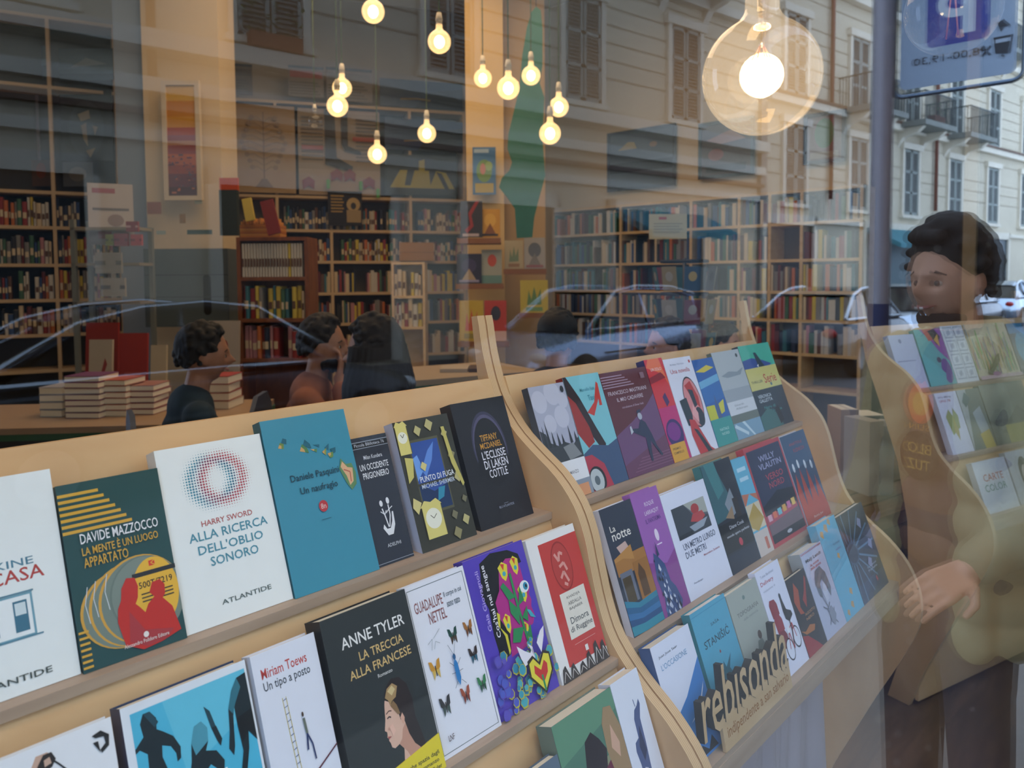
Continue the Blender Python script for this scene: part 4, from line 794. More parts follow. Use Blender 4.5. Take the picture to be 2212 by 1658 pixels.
# window box plant
r = random.Random(3)
for k, (x, z) in enumerate(((18.0, 9.4), (31.8, 7.25), (7.14, 5.6))):
    g = empty('planter', (x, FY+.75 if z > 7 else FY+.25, z), ('green potted plant on the balcony across the street', 'trailing plant at the end of the balcony across the street', 'terracotta window box with green sprigs across the street')[k], 'plant')
    MB().box(-.45, -.12, -.2, .45, .12, .05, mat('8a4f38', .8)).build('pot', g)
    m_ = MB()
    for i in range(70):
        p = Vector((r.uniform(-.5, .5), r.uniform(-.2, .2), r.uniform(.05, .55))); a = r.uniform(0, 6.3); d = Vector((cos(a), sin(a), r.uniform(-.5, .8)))*.1; e = d.cross(Vector((0, 0, 1))).normalized()*.035
        m_.add([p, p+d*.5+e, p+d, p+d*.5-e], [(0, 1, 2, 3)], mat(('4f7a3c', '3c6a34', '6a8a4a')[i % 3], .7))
    m_.build('foliage', g)

# the opposite row runs slightly askew to the shop window
MFC = Matrix.Translation((7, FY, 0)) @ Matrix.Rotation(radians(9.0), 4, 'Z') @ Matrix.Translation((-7, -FY, 0))
for o in [o for o in bpy.data.objects if o not in _before and o.parent is None]: o.matrix_basis = MFC @ o.matrix_basis
# ------------------------------------------------------------------ cars parked along the kerb
CARG = mat('10161c', .06, spec=.8); TYRE = mat('141416', .8); RIM = mat('9aa0a6', .3, metal=.8); CHR = mat('c0c6cc', .15, metal=1)
def car(body, wagon=0):
    """local x forward, y across, z up; sculpted from stations with a tumblehome cabin"""
    g = empty('parked_car'); B = mat(body, .22, spec=.8, metal=.8 if int(body[:2], 16) > 120 else .3)
    L = 4.2
    # stations: x, half width, bottom z, belt z
    st = [(-2.1,.62,.42,.62),(-2.02,.80,.30,.86),(-1.7,.86,.24,.92),(-1.0,.88,.20,.93),(0,.89,.20,.92),(.9,.88,.20,.90),(1.4,.86,.22,.84),(1.9,.78,.26,.72),(2.08,.62,.32,.60),(2.12,.5,.38,.52)]
    vs = []; n = 10
    for x, hw, z0, z1 in st:
        zm = (z0+z1)/2
        prof = [(-hw*.82, z0), (-hw*.98, z0+.10), (-hw, zm), (-hw*.98, z1-.08), (-hw*.88, z1), (hw*.88, z1), (hw*.98, z1-.08), (hw, zm), (hw*.98, z0+.10), (hw*.82, z0)]
        vs += [(x, y, z) for y, z in prof]
    fs = [(i*n+k, i*n+(k+1) % n, (i+1)*n+(k+1) % n, (i+1)*n+k) for i in range(len(st)-1) for k in range(n)]+[tuple(range(n))[::-1], tuple((len(st)-1)*n+k for k in range(n))]
    mb = MB().add(vs, fs, B, True)
    if wagon: cs = [(-2.0,.72,.92),(-1.85,.66,1.36),(-1.2,.62,1.47),(-.2,.62,1.49),(.35,.62,1.42),(1.15,.74,.90)]
    else: cs = [(-1.75,.74,.93),(-1.05,.62,1.30),(-.6,.60,1.40),(-.1,.60,1.43),(.35,.62,1.38),(1.15,.74,.90)]
    # roof skin with pillars
    rf = []
    for x, hw, z in cs: rf += [(x, -hw, z), (x, -hw*.8, z+.035), (x, hw*.8, z+.035), (x, hw, z)]
    mb.add(rf, [(i*4+k, i*4+k+1, i*4+5+k, i*4+4+k) for i in (1, 2, 3) if i < len(cs)-2 for k in range(3)], B, True)
    for s in (-1, 1):
        pts = [(x, s*hw, z) for x, hw, z in cs]
        for a, b in ((0, 1), (4, 5)): mb.tube([Vector(pts[a]), Vector(pts[b])], .035, B, 6)
        mb.tube([Vector(p) for p in pts[1:5]], .03, B, 6); mb.tube([Vector((-.35, s*.80, .92)), Vector((-.3, s*.62, 1.42))], .03, B, 6)
    mb.build('body', g)
    gl = MB()
    for s in (-1, 1):
        low = [(cs[0][0]+.12, s*.80, .92), (cs[-1][0]-.12, s*.80, .90)]
        poly = [(x, s*(hw-.005), z-.02) for x, hw, z in cs[1:5]]
        P = [low[0]]+poly+[low[1]]; gl.add(P, [tuple(range(len(P)))], CARG)
    a, b = cs[4], cs[5]; gl.add([(a[0], -a[1], a[2]), (a[0], a[1], a[2]), (b[0], b[1], b[2]), (b[0], -b[1], b[2])], [(0, 1, 2, 3)], CARG)
    a, b = cs[1], cs[0]; gl.add([(a[0], -a[1], a[2]), (a[0], a[1], a[2]), (b[0], b[1], b[2]), (b[0], -b[1], b[2])], [(0, 1, 2, 3)], CARG)
    gl.build('car_windows', g)
    for x in (-1.35, 1.35):
        for s in (-1, 1):
            wh = MB(); prof = [(.20, -.10), (.31, -.10), (.32, -.05), (.32, .05), (.31, .10), (.20, .10)]
            vs = []; sg = 20
            for r_, d in prof:
                for k in range(sg): vs.append((x+r_*cos(2*pi*k/sg), s*.80+d, .32+r_*sin(2*pi*k/sg)))
            wh.add(vs, [(i*sg+k, i*sg+(k+1) % sg, (i+1)*sg+(k+1) % sg, (i+1)*sg+k) for i in range(5) for k in range(sg)], TYRE, True)
            rm = [(x, s*.87, .32)]+[(x+.21*cos(2*pi*k/sg), s*.885, .32+.21*sin(2*pi*k/sg)) for k in range(sg)]
            wo = wh.build('wheel', g); MB().add(rm, [(0, 1+k, 1+(k+1) % sg) for k in range(sg)], RIM).build('hub_cap', wo)
    lt = MB().ell((2.02, .58, .60), .08, .14, .07, mat('e8ecee', .1)).ell((2.02, -.58, .60), .08, .14, .07, mat('e8ecee', .1)); lt.build('headlamps', g)
    lt = MB().ell((-2.06, .62, .74), .06, .12, .08, mat('a01818', .2)).ell((-2.06, -.62, .74), .06, .12, .08, mat('a01818', .2)); lt.build('tail_lamps', g)
    tr_ = MB()
    for s in (-1, 1):
        tr_.tube([(x, s*(hw+.012), z+.035) for x, hw, z in cs], .034, CHR, 8); tr_.tube([(cs[0][0]-.05, s*.80, .955), (0, s*.835, .95), (cs[-1][0], s*.80, .93)], .026, CHR, 8)
    tr_.build('chrome_trim', g)
    MB().box(-1.0, -.90, .60, .9, -.885, .63, CHR).box(-1.0, .885, .60, .9, .90, .63, CHR).build('side_strip', g)
    return g
for i, (col, wag, x, y, rz, lab) in enumerate((
  ('1c2a38', 0, 3.0, -6.6, 0, 'dark blue saloon car parked across the pavement, nearest to the camera'),
  ('c4d4ee', 1, 9.6, -7.0, pi, 'light blue estate car parked further along the street'),
  ('30363e', 0, 14.4, -5.0, 0, 'black car parked beyond the light blue one'),
  ('c8d4e2', 0, 19.4, -5.2, pi, 'silver car parked in the middle of the row'),
  ('3a3438', 1, 24.6, -5.2, 0, 'dark grey hatchback parked far down the street'),
  ('b4c2d0', 0, 30.5, -5.2, 0, 'pale grey car parked at the far end of the row'))):
    c = car(col, wag); c.location = (x, y, -.148); c.rotation_euler = (0, 0, rz); tag(c, lab, 'car', 'cars parked along the street')

# ------------------------------------------------------------------ sign post and parking sign
p = mir(at(1898, 600, 4.2)); PX, PY = p.x, p.y
g = empty('sign_post', (PX, PY, 0), 'tall grey metal post standing at the pavement edge', 'post')
MB().lathe([(.056, 0), (.056, 4.4), (.0, 4.42)], mat('a8a2aa', .5, metal=.2), seg=16).build('pole', g)
MB().lathe([(.060, 1.0), (.060, 1.35)], mat('3a3f6a', .6), seg=16).build('band', g)
MB().lathe([(.09, 0), (.07, .04), (.05, .06)], mat('6a6a70', .5), seg=16).build('base', g)
a_ = at(1942, 193, 4.1); x_s = a_.x; yl = a_.y; b_ = onp(2192, 160, (x_s, 0, 0), (1, 0, 0)); yr = b_.y; zb = (a_.z+b_.z)/2
SW = abs(yl-yr); SH = SW*1.42
# real sign stands mirrored: local x to the reader's right when read from the camera's side of the street (facing -X)
g = empty('parking_sign', M=frame((x_s, 2*GL-yr, zb), (0, -1, 0), (0, 0, 1), (-1, 0, 0)), label='white parking sign with blue P square and opening times, hung on the metal post', cat='sign')
def rrect(x0, y0, x1, y1, r_, n=6):
    o = []
    for cx, cy, q in ((x1-r_, y0+r_, -pi/2), (x1-r_, y1-r_, 0), (x0+r_, y1-r_, pi/2), (x0+r_, y0+r_, pi)):
        for k in range(n+1): o.append((cx+r_*cos(q+pi/2*k/n), cy+r_*sin(q+pi/2*k/n)))
    return o
mb = MB(); mb.prism(rrect(0, 0, SW, SH, .03), -.004, 0, mat('9fb4cc', .45), 'xy')
A = Art(mb, SW, SH, z=.0005, dz=.0004)
A.poly([(x/SW*100, y/SH*100) for x, y in rrect(SW*.22, SH*.26, SW*.76, SH*.70, .03)], '2b3a9a')
A.r(34, 32, 45, 64, 'c4d2e2'); A.e(52, 54, 15, 10, 'c4d2e2', 24); A.e(52, 54, 6.5, 4, '2b3a9a', 20); A.r(34, 44, 52, 64, 'c4d2e2'); A.r(45, 49.6, 53, 58.4, '2b3a9a')
A.t('8,00-19,30', 30, 14.5, 58, 6, '1d2430')
A.l([(21, 14), (28, 20)], 2, '1d2430'); A.l([(28, 14), (21, 20)], 2, '1d2430'); A.l([(26, 20.6), (29, 18)], 3, '1d2430')
A.poly([(5, 13), (17, 14.5), (19, 25), (3, 25)], '1d2430'); A.poly([(5, 21), (17, 21), (17, 23.4), (5, 23.4)], 'aebfd2'); A.poly([(5, 31), (11, 36), (16, 34), (13, 28), (11, 31)], '1d2430'); A.l([(10, 11.5), (12, 13)], 2, '1d2430')
mb.build('sign_plate', g)
mb = MB()
rr = rrect(-.03, -.035, SW+.03, SH+.03, .05); mb.tube([(x, y, -.012) for x, y in rr]+[(rr[0][0], rr[0][1], -.012)], .012, mat('5f6f80', .3, metal=.7), 6, cap=False); mb.build('hoop_frame', g)
for ch in g.children: ch.matrix_parent_inverse = Matrix()
# ------------------------------------------------------------------ pendant bulbs
BULB_GLASS = clear_mat('bulb_glass', (1, .97, .9), .05)
BULB_LIT = clear_mat('bulb_glass_lit', (1, .95, .82), .06, haze=(1, .68, .36), hazefac=-.20)
BULB_SMALL = clear_mat('bulb_glass_far', (1, .9, .7), .06, haze=(1, .66, .30), hazefac=-.62)
CORE = glow('filament_glow', (1, .80, .48), 22.0); CORE2 = glow('filament_glow_far', (1, .78, .45), 6.0)
CORD = mat('6d7a4a', .8); BRASS = mat('a8763c', .35, metal=.9); COPPER = mat('a4522c', .4, metal=.6); PORC = mat('d9cdb4', .5); FIL = mat('d08a5a', .4)
def bulb_profile(R):
    pr = [(.0001, -R)]
    for k in range(1, 22):
        a = -pi/2+(pi*.5+radians(62))*k/21; pr.append((R*cos(a), R*sin(a)))
    x, z = pr[-1]
    for k in range(1, 7):
        t = k/6; pr.append((x+(R*.29-x)*(1-(1-t)**1.8), z+R*.26*t))
    pr += [(R*.285, z+R*.50), (R*.25, z+R*.60)]
    return pr, z
def pendant(p, R, lit, label, group, top=4.55, big=False, cordm=None):
    g = empty('pendant_bulb', p, label, 'light bulb', group)
    pr, zt = bulb_profile(R)
    MB().lathe(pr, (BULB_LIT if big else BULB_SMALL) if lit else BULB_GLASS, seg=40 if big else 20).build('glass_globe', g)
    zn = zt+R*.60
    sk = MB().lathe([(R*.25, zn-.002), (R*.27, zn), (R*.27, zn+R*.30), (R*.30, zn+R*.30), (R*.30, zn+R*.42), (R*.2, zn+R*.95), (.006, zn+R*1.0)], BRASS if big else PORC, seg=20)
    sk.build('lamp_socket', g)
    MB().tube([(0, 0, zn+R), (0, 0, top-p[2])], .003 if big else .004, cordm or CORD, 6).build('cord', g)
    f = MB()
    if lit: f.ell((0, 0, -R*.02), R*.30 if big else R*.46, R*.30 if big else R*.46, R*.34 if big else R*.56, CORE if big else CORE2, 20, 12); f.build('lit_filament', g)
    if big:
        s_ = MB().tube([(0, 0, zn), (0, 0, zt*.55)], [R*.10, R*.05], clear_mat('stem_glass', (1, .96, .9), .08), 8)
        for q in (range(6) if lit else (1, 4)): a = q*pi/3; s_.tube([(R*.03*cos(a), R*.03*sin(a), zt*.6), (R*.16*cos(a), R*.16*sin(a), R*.28 if lit else -R*.6)], .0006 if lit else .0016, FIL, 4)
        s_.build('filament_stem', g)
    if lit:
        l = light('POINT', (p[0], p[1], p[2]-R*.02), 9 if not big else 2.2, WARM, R*.4); l.name = 'bulb_light'
    return g
pb = at(1645, 165, .825)
pendant(pb, .0625, True, 'large clear globe bulb glowing close behind the pane', None, 4.55, True)
pb2 = at(2058, 22, 1.08)
pendant(pb2, .0625, False, 'unlit clear globe bulb with orange filaments at top right', None, 4.55, True)
for px, py, d, lit, lab in ((806, 25, 49, 1, 'lit bulb highest of the cluster, cut by the top edge'), (949, 90, 50, 1, 'lit bulb second from top, left of the pale pillar'), (739, 190, 42, 1, 'lit bulb just above and behind another one, over the tree poster'),
  (729, 229, 46, 1, 'lit bulb hanging just below its neighbour, over the tree poster'), (815, 333, 41, 1, 'lowest lit bulb of the cluster left of the pillar'), (922, 288, 40, 1, 'lit bulb in front of the dark blue posters'),
  (1043, 169, 39, 1, 'smallest lit bulb, left one in front of the pale pillar'), (1098, 190, 49, 1, 'lit bulb in front of the right edge of the pillar'), (1147, 163, 41, 1, 'lit bulb in front of the green cut-out figure'),
  (1207, 231, 43, 1, 'right-most lit bulb of the cluster'), (1188, 288, 47, 1, 'lit bulb lowest right of the green cut-out figure'), (680, 262, 31, 0, 'small unlit bulb in front of the boots poster')):
    dd = FPX*.125/d if lit else 5.6
    pendant(at(px, py, dd), .0625 if lit else .05, bool(lit), lab, 'pendant bulbs over the shop tables')
# ------------------------------------------------------------------ people
def head_mesh(m, c=(0, 0, 0), s=1.0, beard=None):
    """head looking along +x; returns MB additions centred on c (centre of skull at eye height)"""
    seg, rings = 40, 30; vs = []; c = Vector(c)
    def rad(d):
        x, y, z = d
        rx, ry, rz = .098, .078, (.125 if z > 0 else .118)
        p = Vector((x*rx, y*ry, z*rz))
        if z < 0: k = 1-.30*min(1, -z)**1.5; p.y *= k; p.x *= 1-.10*(-z) if x > 0 else 1-.45*(-z)
        if x > 0:
            g = lambda ay, az, sy, sz: math.exp(-((y-ay)/sy)**2-((z-az)/sz)**2)
            p.x += .034*g(0, -.28, .15, .17)+.010*g(0, -.12, .10, .22)         # nose
            p.x += .006*g(0, .10, .6, .10)                                      # brow
            p.x -= .019*(g(.36, -.06, .17, .12)+g(-.36, -.06, .17, .12))       # eye sockets
            p.x += .007*g(0, -.58, .26, .07)                                    # lips
            p.x -= .006*g(0, -.70, .3, .06); p.x += .012*g(0, -.86, .3, .14)   # chin
            p.x += .004*(g(.5, -.3, .2, .2)+g(-.5, -.3, .2, .2))
        return p
    base = []
    v0, fs = ellpts((0, 0, 0), 1, 1, 1, seg, rings)
    for d in v0: base.append(c+rad(Vector(d).normalized())*s)
    mb = MB(); mb.add(base, fs, m, True)
    for q in (-1, 1):
        mb.ell(c+Vector((-.008, q*.080, -.012))*s, .018*s, .008*s, .032*s, m, 10, 8)
    return mb
def blob(mb, name, parent, voxel=.008, it=3, label=None):
    o = mb.build(name, parent)
    r = o.modifiers.new('remesh', 'REMESH'); r.mode = 'VOXEL'; r.voxel_size = voxel; r.use_smooth_shade = True
    sm = o.modifiers.new('smooth', 'SMOOTH'); sm.iterations = it; sm.factor = .5
    if label: o['label'] = label
    return o
def eyes_mouth(parent, c, s, q=0):
    c = Vector(c); E = mat('b0a294', .3); I = mat('2a1c14', .2)
    for y in (-1, 1):
        MB().ell(c+Vector((.074, y*.029, -.008))*s, .010*s, .012*s, .0085*s, E, 12, 8).ell(c+Vector((.082, y*.029, -.008))*s, .0045*s, .0075*s, .0075*s, I, 10, 6).build('eye', parent)
        MB().tube([c+Vector((.088, y*.012, .012))*s, c+Vector((.088, y*.030, .020))*s, c+Vector((.076, y*.050, .012))*s], [.003*s, .0042*s, .002*s], mat('22160f', .8), 6).build('eyebrow', parent)
    MB().tube([c+Vector((.078, -.026, -.062))*s, c+Vector((.094, -.012, -.068))*s, c+Vector((.096, 0, -.069))*s, c+Vector((.094, .012, -.068))*s, c+Vector((.078, .026, -.062))*s], [.002*s, .0045*s, .005*s, .0045*s, .002*s], mat('9a5a52', .5), 6).build('lips', parent)
def hair(parent, c, s, col, curls=90, top=.028, seed=1, low=-.03, front=.055, longer=0, curl=.016):
    r = random.Random(seed); c = Vector(c); mb = MB(); m = mat(col, .75, noise=.3, scale=60)
    n = 0
    while n < curls:
        a, b = r.uniform(0, 2*pi), r.uniform(-.35 if not longer else -1.0, 1)
        d = Vector((sqrt(max(0, 1-b*b))*cos(a), sqrt(max(0, 1-b*b))*sin(a), b))
        if d.x > .35 and d.z < .62: continue
        if d.x > .05 and d.z < .10 and abs(d.y) > .2: continue
        if d.x > -.1 and d.z < -.02: continue
        p = c+Vector((d.x*.098, d.y*.080, d.z*.122))*s*1.02
        q = r.uniform(.7, 1.3)*curl*s+top*.25*s*max(0, d.z); mb.ell(p+d*top*.35*s, q*1.2, q*1.2, q, m, 8, 6); n += 1
    mb.ell(c+Vector((-.014, 0, .030))*s, .098*s, .082*s, .102*s, m, 20, 14)
    if longer:
        for k in range(26):
            a = pi*.35+1.3*pi*k/25; e = c+Vector((cos(a)*.09, sin(a)*.078, .02))*s
            mb.tube([e, e+Vector((cos(a)*.03, sin(a)*.03, -.14))*s, e+Vector((cos(a)*.045+.02, sin(a)*.03, -longer))*s], [.026*s, .028*s, .012*s], m, 8)
    return blob(mb, 'hair', parent, .006, 1)
def cap(mb, a, b, ra, rb, m, n=6):
    """tapered limb with round ends"""
    a, b = Vector(a), Vector(b); mb.tube([a+(b-a)*k/n for k in range(n+1)], [ra+(rb-ra)*k/n for k in range(n+1)], m, 12)
    mb.ell(a, ra, ra, ra, m, 12, 8); mb.ell(b, rb, rb, rb, m, 12, 8)
def hand(mb, w_, dirn, palm_n, m, s=1.0, curl=.5):
    """palm and five bent fingers from wrist w_, along dirn, palm facing palm_n"""
    w_, d, n = Vector(w_), Vector(dirn).normalized(), Vector(palm_n).normalized(); n = (n-d*n.dot(d)).normalized(); sd = d.cross(n)
    for k in range(5):
        o_ = sd*(k-2)*.016*s; cap(mb, w_+o_*.6, w_+d*.085*s+o_, .013*s, .011*s, m, 3)
    for k, (L, off) in enumerate(((.068, -.033), (.078, -.011), (.072, .011), (.056, .033))):
        p = w_+d*.088*s+sd*off*s; q = d.copy()
        for j, f in enumerate((.42, .32, .26)):
            ang = curl*(.5+.35*j); q = (q*cos(ang)+n*sin(ang)).normalized(); e = p+q*L*f*s*1.15; cap(mb, p, e, (.0088-.0006*j)*s, (.0082-.0006*j)*s, m, 2); p = e
    p = w_+d*.02*s-sd*.034*s; e = p+(d*.6-sd*.75+n*.2).normalized()*.038*s; cap(mb, p, e, .013*s, .010*s, m, 2); cap(mb, e, e+(d*.9-sd*.2+n*.35).normalized()*.032*s, .0098*s, .0082*s, m, 2)
SKIN = mat('c39479', .55, noise=.08, scale=30); SKIN2 = mat('a87558', .55, noise=.08, scale=30)

# man on the pavement, mirrored in the pane
v = mir(at(2085, 604, 1.93)); MZ = v.z
man = empty('person', (v.x, v.y-.03, -.0), 'smiling curly-haired man in an open olive jacket standing on the pavement, mirrored at right', 'person')
man.rotation_euler = (0, 0, radians(-156))
hd = (0.02, 0, MZ); hip = .86
B_ = head_mesh(SKIN, hd, 1.0)
cap(B_, (-.015, 0, MZ-.08), (-.03, 0, MZ-.19), .055, .060, SKIN)
cap(B_, (-.03, 0, 1.18), (-.02, 0, .98), .10, .10, SKIN)
for s_ in (-1, 1):
    cap(B_, (-.03, s_*.02, 1.27), (-.03, s_*.15, 1.27), .06, .06, SKIN)
    cap(B_, (-.02, s_*.07, .95), (.0, s_*.09, .50), .085, .06, SKIN); cap(B_, (.0, s_*.09, .50), (-.02, s_*.10, .06), .055, .035, SKIN); cap(B_, (-.02, s_*.10, .04), (.13, s_*.11, .02), .035, .03, SKIN)
sh_r, el_r, wr_r = Vector((-.03, -.19, 1.25)), Vector((-.06, -.23, .96)), Vector((.19, -.19, .83))
sh_l, el_l, wr_l = Vector((-.03, .19, 1.25)), Vector((-.03, .25, .96)), Vector((.12, .22, .78))
cap(B_, sh_r, el_r, .05, .042, SKIN); cap(B_, el_r, wr_r, .04, .027, SKIN); cap(B_, sh_l, el_l, .05, .042, SKIN); cap(B_, el_l, wr_l, .04, .027, SKIN)
hand(B_, wr_r, (.9, .1, -.3), (0, .6, -.8), SKIN, 1, .55); hand(B_, wr_l, (.6, .1, -.8), (.3, -.9, 0), SKIN, 1, .4)
blob(B_, 'body', man, .0045, 1)
eyes_mouth(man, hd, 1.0)
hair(man, Vector(hd)+Vector((-.004, 0, .012)), 1.06, '1a120d', 240, .032, 5, curl=.011)
st_ = MB(); r = random.Random(8)
for k in range(60):
    a = r.uniform(-1.25, 1.25); st_.ell(Vector(hd)+Vector((.070*cos(a)-.002, .062*sin(a), -.088-.028*r.random())), .009, .010, .010, mat('3a2820', .9), 6, 4)
MB().tube([Vector(hd)+Vector((.082, -.020, -.066)), Vector(hd)+Vector((.101, 0, -.070)), Vector(hd)+Vector((.082, .020, -.066))], .0035, mat('e8e2da', .3), 6).build('teeth', man)
blob(st_, 'stubble_beard', man, .005, 2)
sh = MB(); SHIRT = mat('5a4540', .85, noise=.1, scale=40)
for z, rx, ry in ((1.27, .085, .16), (1.18, .115, .175), (1.05, .12, .165), (.93, .118, .16), (.82, .12, .165)): sh.ell((-.02, 0, z), rx, ry, .10, SHIRT, 20, 10)
cap(sh, (-.03, 0, 1.27), (-.025, 0, 1.335), .085, .068, SHIRT)
blob(sh, 'shirt', man, .010, 4)
JK = mat('8f8866', .8, noise=.18, scale=9, bump=.25)
jk = MB()
for s_ in (-1, 1):
    for z, x0, ry, rr_ in ((1.29, -.03, .10, .085), (1.2, -.03, .125, .095), (1.1, -.03, .125, .10), (1.0, -.03, .125, .10), (.9, -.03, .13, .10), (.8, -.03, .135, .105), (.7, -.03, .14, .11), (.62, -.03, .14, .11)):
        jk.ell((x0-.03, s_*ry*.72, z), rr_*1.15, rr_*1.02, .085, JK, 16, 10); jk.ell((.055, s_*(.105+.012*(1.3-z)*4*.3), z), .045, .055, .07, JK, 12, 8)
    cap(jk, (-.03, s_*.10, 1.29), (-.03, s_*.19, 1.25), .075, .078, JK)
    cap(jk, (.03, s_*.04, 1.34), (.07, s_*.085, 1.12), .020, .026, JK)
cap(jk, (-.08, -.06, 1.36), (-.08, .06, 1.36), .04, .04, JK)
cap(jk, sh_r, el_r, .074, .066, JK); cap(jk, el_r, el_r+(wr_r-el_r)*.86, .064, .050, JK)
for t in (.08, .3, .52): jk.ell(el_r+(wr_r-el_r)*t, .068, .070, .066, JK, 12, 8)
cap(jk, sh_l, el_l, .074, .066, JK); cap(jk, el_l, el_l+(wr_l-el_l)*.86, .064, .050, JK)
blob(jk, 'olive_jacket', man, .009, 4)
tr_ = MB(); JN = mat('232838', .85, noise=.2, scale=30)
for s_ in (-1, 1): cap(tr_, (-.02, s_*.07, .86), (.0, s_*.09, .48), .105, .085, JN); cap(tr_, (.0, s_*.09, .48), (-.02, s_*.10, .10), .082, .070, JN)
tr_.ell((-.02, 0, .88), .12, .17, .1, JN); blob(tr_, 'jeans', man, .012, 3)
for s_ in (-1, 1):
    m_ = MB(); cap(m_, (-.05, s_*.10, .055), (.14, s_*.115, .045), .052, .042, mat('2c2c30', .6)); blob(m_, 'shoe', man, .01, 2)
pr = MB(); A = Art(pr, .12, .30, z=0, dz=.0006)
A.e(50, 80, 30, 17, 'c8562c', 28); A.e(50, 80, 19, 10, 'd0963c', 24); A.poly([(30, 92), (40, 100), (52, 96), (46, 90)], 'c8502c'); A.e(50, 36, 46, 21, '15120f', 30); A.t('BLO', 22, 38, 56, 9, 'b08a3c'); A.t('TUZ', 24, 24, 52, 9, 'b08a3c'); A.t('SUN', 26, 58, 48, 5, 'b0782c')
q = pr.build('shirt_print', man, M=None); q.matrix_parent_inverse = Matrix(); q.matrix_local = frame((.112, -.06, .94), (0, 1, 0), (0.0, 0, 1), (1, 0, 0)); q['label'] = 'orange oval and black disc print with yellow letters'

# people sitting inside, out of focus
def sitter(px, py, d, face, top, hc, label, skin=SKIN2, longer=0, lean=.04, seed=2, chin=False, cap_=False, curls=90, s=1.0):
    v = at(px, py, d); zc = v.z
    g = empty('person', (v.x, v.y, 0), label, 'person'); g.rotation_euler = (0, 0, face)
    hd = Vector((lean+.03, 0, zc)); S0 = zc-.235*s; seat = zc-.70
    b = head_mesh(skin, hd, s); cap(b, hd+Vector((-.02, 0, -.08)), (lean*.6, 0, S0+.03), .05, .055, skin)
    cap(b, (lean*.5, 0, S0), (0, 0, seat+.12), .09, .10, skin)
    for q in (-1, 1): cap(b, (0, q*.09, seat+.09), (.40, q*.11, seat+.10), .075, .055, skin); cap(b, (.40, q*.11, seat+.08), (.38, q*.11, .08), .05, .035, skin); cap(b, (.38, q*.11, .05), (.50, q*.11, .035), .035, .03, skin)
    if chin: sh_, el, wr = Vector((lean*.5, -.18, S0)), Vector((.22, -.22, S0-.24)), Vector((.15, -.07, S0+.09))
    else: sh_, el, wr = Vector((lean*.5, -.18, S0)), Vector((.06, -.24, S0-.28)), Vector((.30, -.14, S0-.32))
    sl, el2, wl = Vector((lean*.5, .18, S0)), Vector((.06, .24, S0-.28)), Vector((.30, .12, S0-.32))
    for A_, B2, C_ in ((sh_, el, wr), (sl, el2, wl)): cap(b, A_, B2, .045, .038, skin); cap(b, B2, C_, .037, .026, skin)
    hand(b, wr, (.1, .3, .9) if chin else (.9, .2, 0), (-1, 0, 0) if chin else (0, 0, -1), skin, .95, .8 if chin else .3); hand(b, wl, (.9, -.2, 0), (0, 0, -1), skin, .95, .3)
    blob(b, 'body', g, .009, 2)
    t = MB(); tm = mat(top, .9, noise=.12, scale=30)
    t.ell((lean*.5, 0, S0+.055), .075, .095, .045, tm, 16, 8); [cap(t, (lean*.5, 0, S0+.03), (lean*.5, q*.17, S0-.005), .062, .062, tm) for q in (-1, 1)]
    for z, rx, ry in ((S0+.01, .095, .155), (S0-.08, .12, .185), (S0-.2, .125, .18), (S0-.32, .13, .18), (seat+.12, .14, .18)): t.ell((lean*.3, 0, z), rx, ry, .11, tm, 16, 10)
    for A_, B2, C_ in ((sh_, el, wr), (sl, el2, wl)): cap(t, A_, B2, .068, .058, tm); cap(t, B2, B2+(C_-B2)*.85, .054, .042, tm)
    blob(t, 'top', g, .012, 3)
    p = MB(); pm = mat('26272c', .9, noise=.1)
    for q in (-1, 1): cap(p, (0, q*.09, seat+.09), (.40, q*.11, seat+.10), .095, .075, pm); cap(p, (.40, q*.11, seat+.08), (.38, q*.11, .12), .072, .055, pm)
    blob(p, 'trousers', g, .014, 2)
    eyes_mouth(g, hd, s); hair(g, hd+Vector((-.004, 0, .006)), 1.03*s, hc, curls*2, .018, seed, longer=longer, curl=.009)
    if cap_:
        m_ = MB(); cm = mat('101114', .8); m_.ell(hd+Vector((-.01, 0, .05)), .115, .095, .09, cm, 20, 12); m_.ell(hd+Vector((.10, 0, .045)), .06, .06, .012, cm); blob(m_, 'cap', g, .01, 1)
    # chair under the sitter
    c = empty('chair', (v.x, v.y, 0), 'dark chair under the '+' '.join(label.split()[:8]), 'chair', 'chairs of the people sitting in the shop'); c.rotation_euler = (0, 0, face)
    cm = mat('3e4a5e', .6, noise=.1); MB().box(-.20, -.21, seat-.035, .22, .21, seat-.003, cm).build('seat', c)
    m_ = MB(); m_.prism([(-.17, seat+.12), (.17, seat+.12), (.20, seat+.30), (.17, seat+.42), (.09, seat+.48), (-.09, seat+.48), (-.17, seat+.42), (-.20, seat+.30)], -.225, -.205, cm, 'yz', smooth=False); m_.build('backrest', c)
    for x in (-.18, .18):
        for y in (-.18, .18): MB().tube([(x, y, seat-.03), (x*1.08, y*1.08, 0)], .014, mat('222226', .5), 8).build('leg', c)
    for y in (-.15, .15): MB().tube([(-.19, y, seat-.02), (-.215, y, seat+.2)], .012, mat('222226', .5), 8).build('back_post', c)
    return g
FR_ = YAW
sitter(664, 745, 3.5, FR_-radians(85), '9a5f44', '17110e', 'bearded dark-haired man in a rust jumper resting his chin on his hand', longer=0, chin=True, seed=3)
b = bpy.data.objects[[o.name for o in bpy.data.objects if o.get('label', '').startswith('bearded')][0]]
bd = MB(); r = random.Random(4); zc = at(664, 745, 3.5).z
for k in range(70):
    a = r.uniform(-1.5, 1.5); bd.ell(Vector((.07+.072*cos(a)-.004, .066*sin(a), zc-.07-.045*r.random())), .013, .013, .014, mat('1a1310', .9), 6, 4)
blob(bd, 'beard', b, .007, 2)
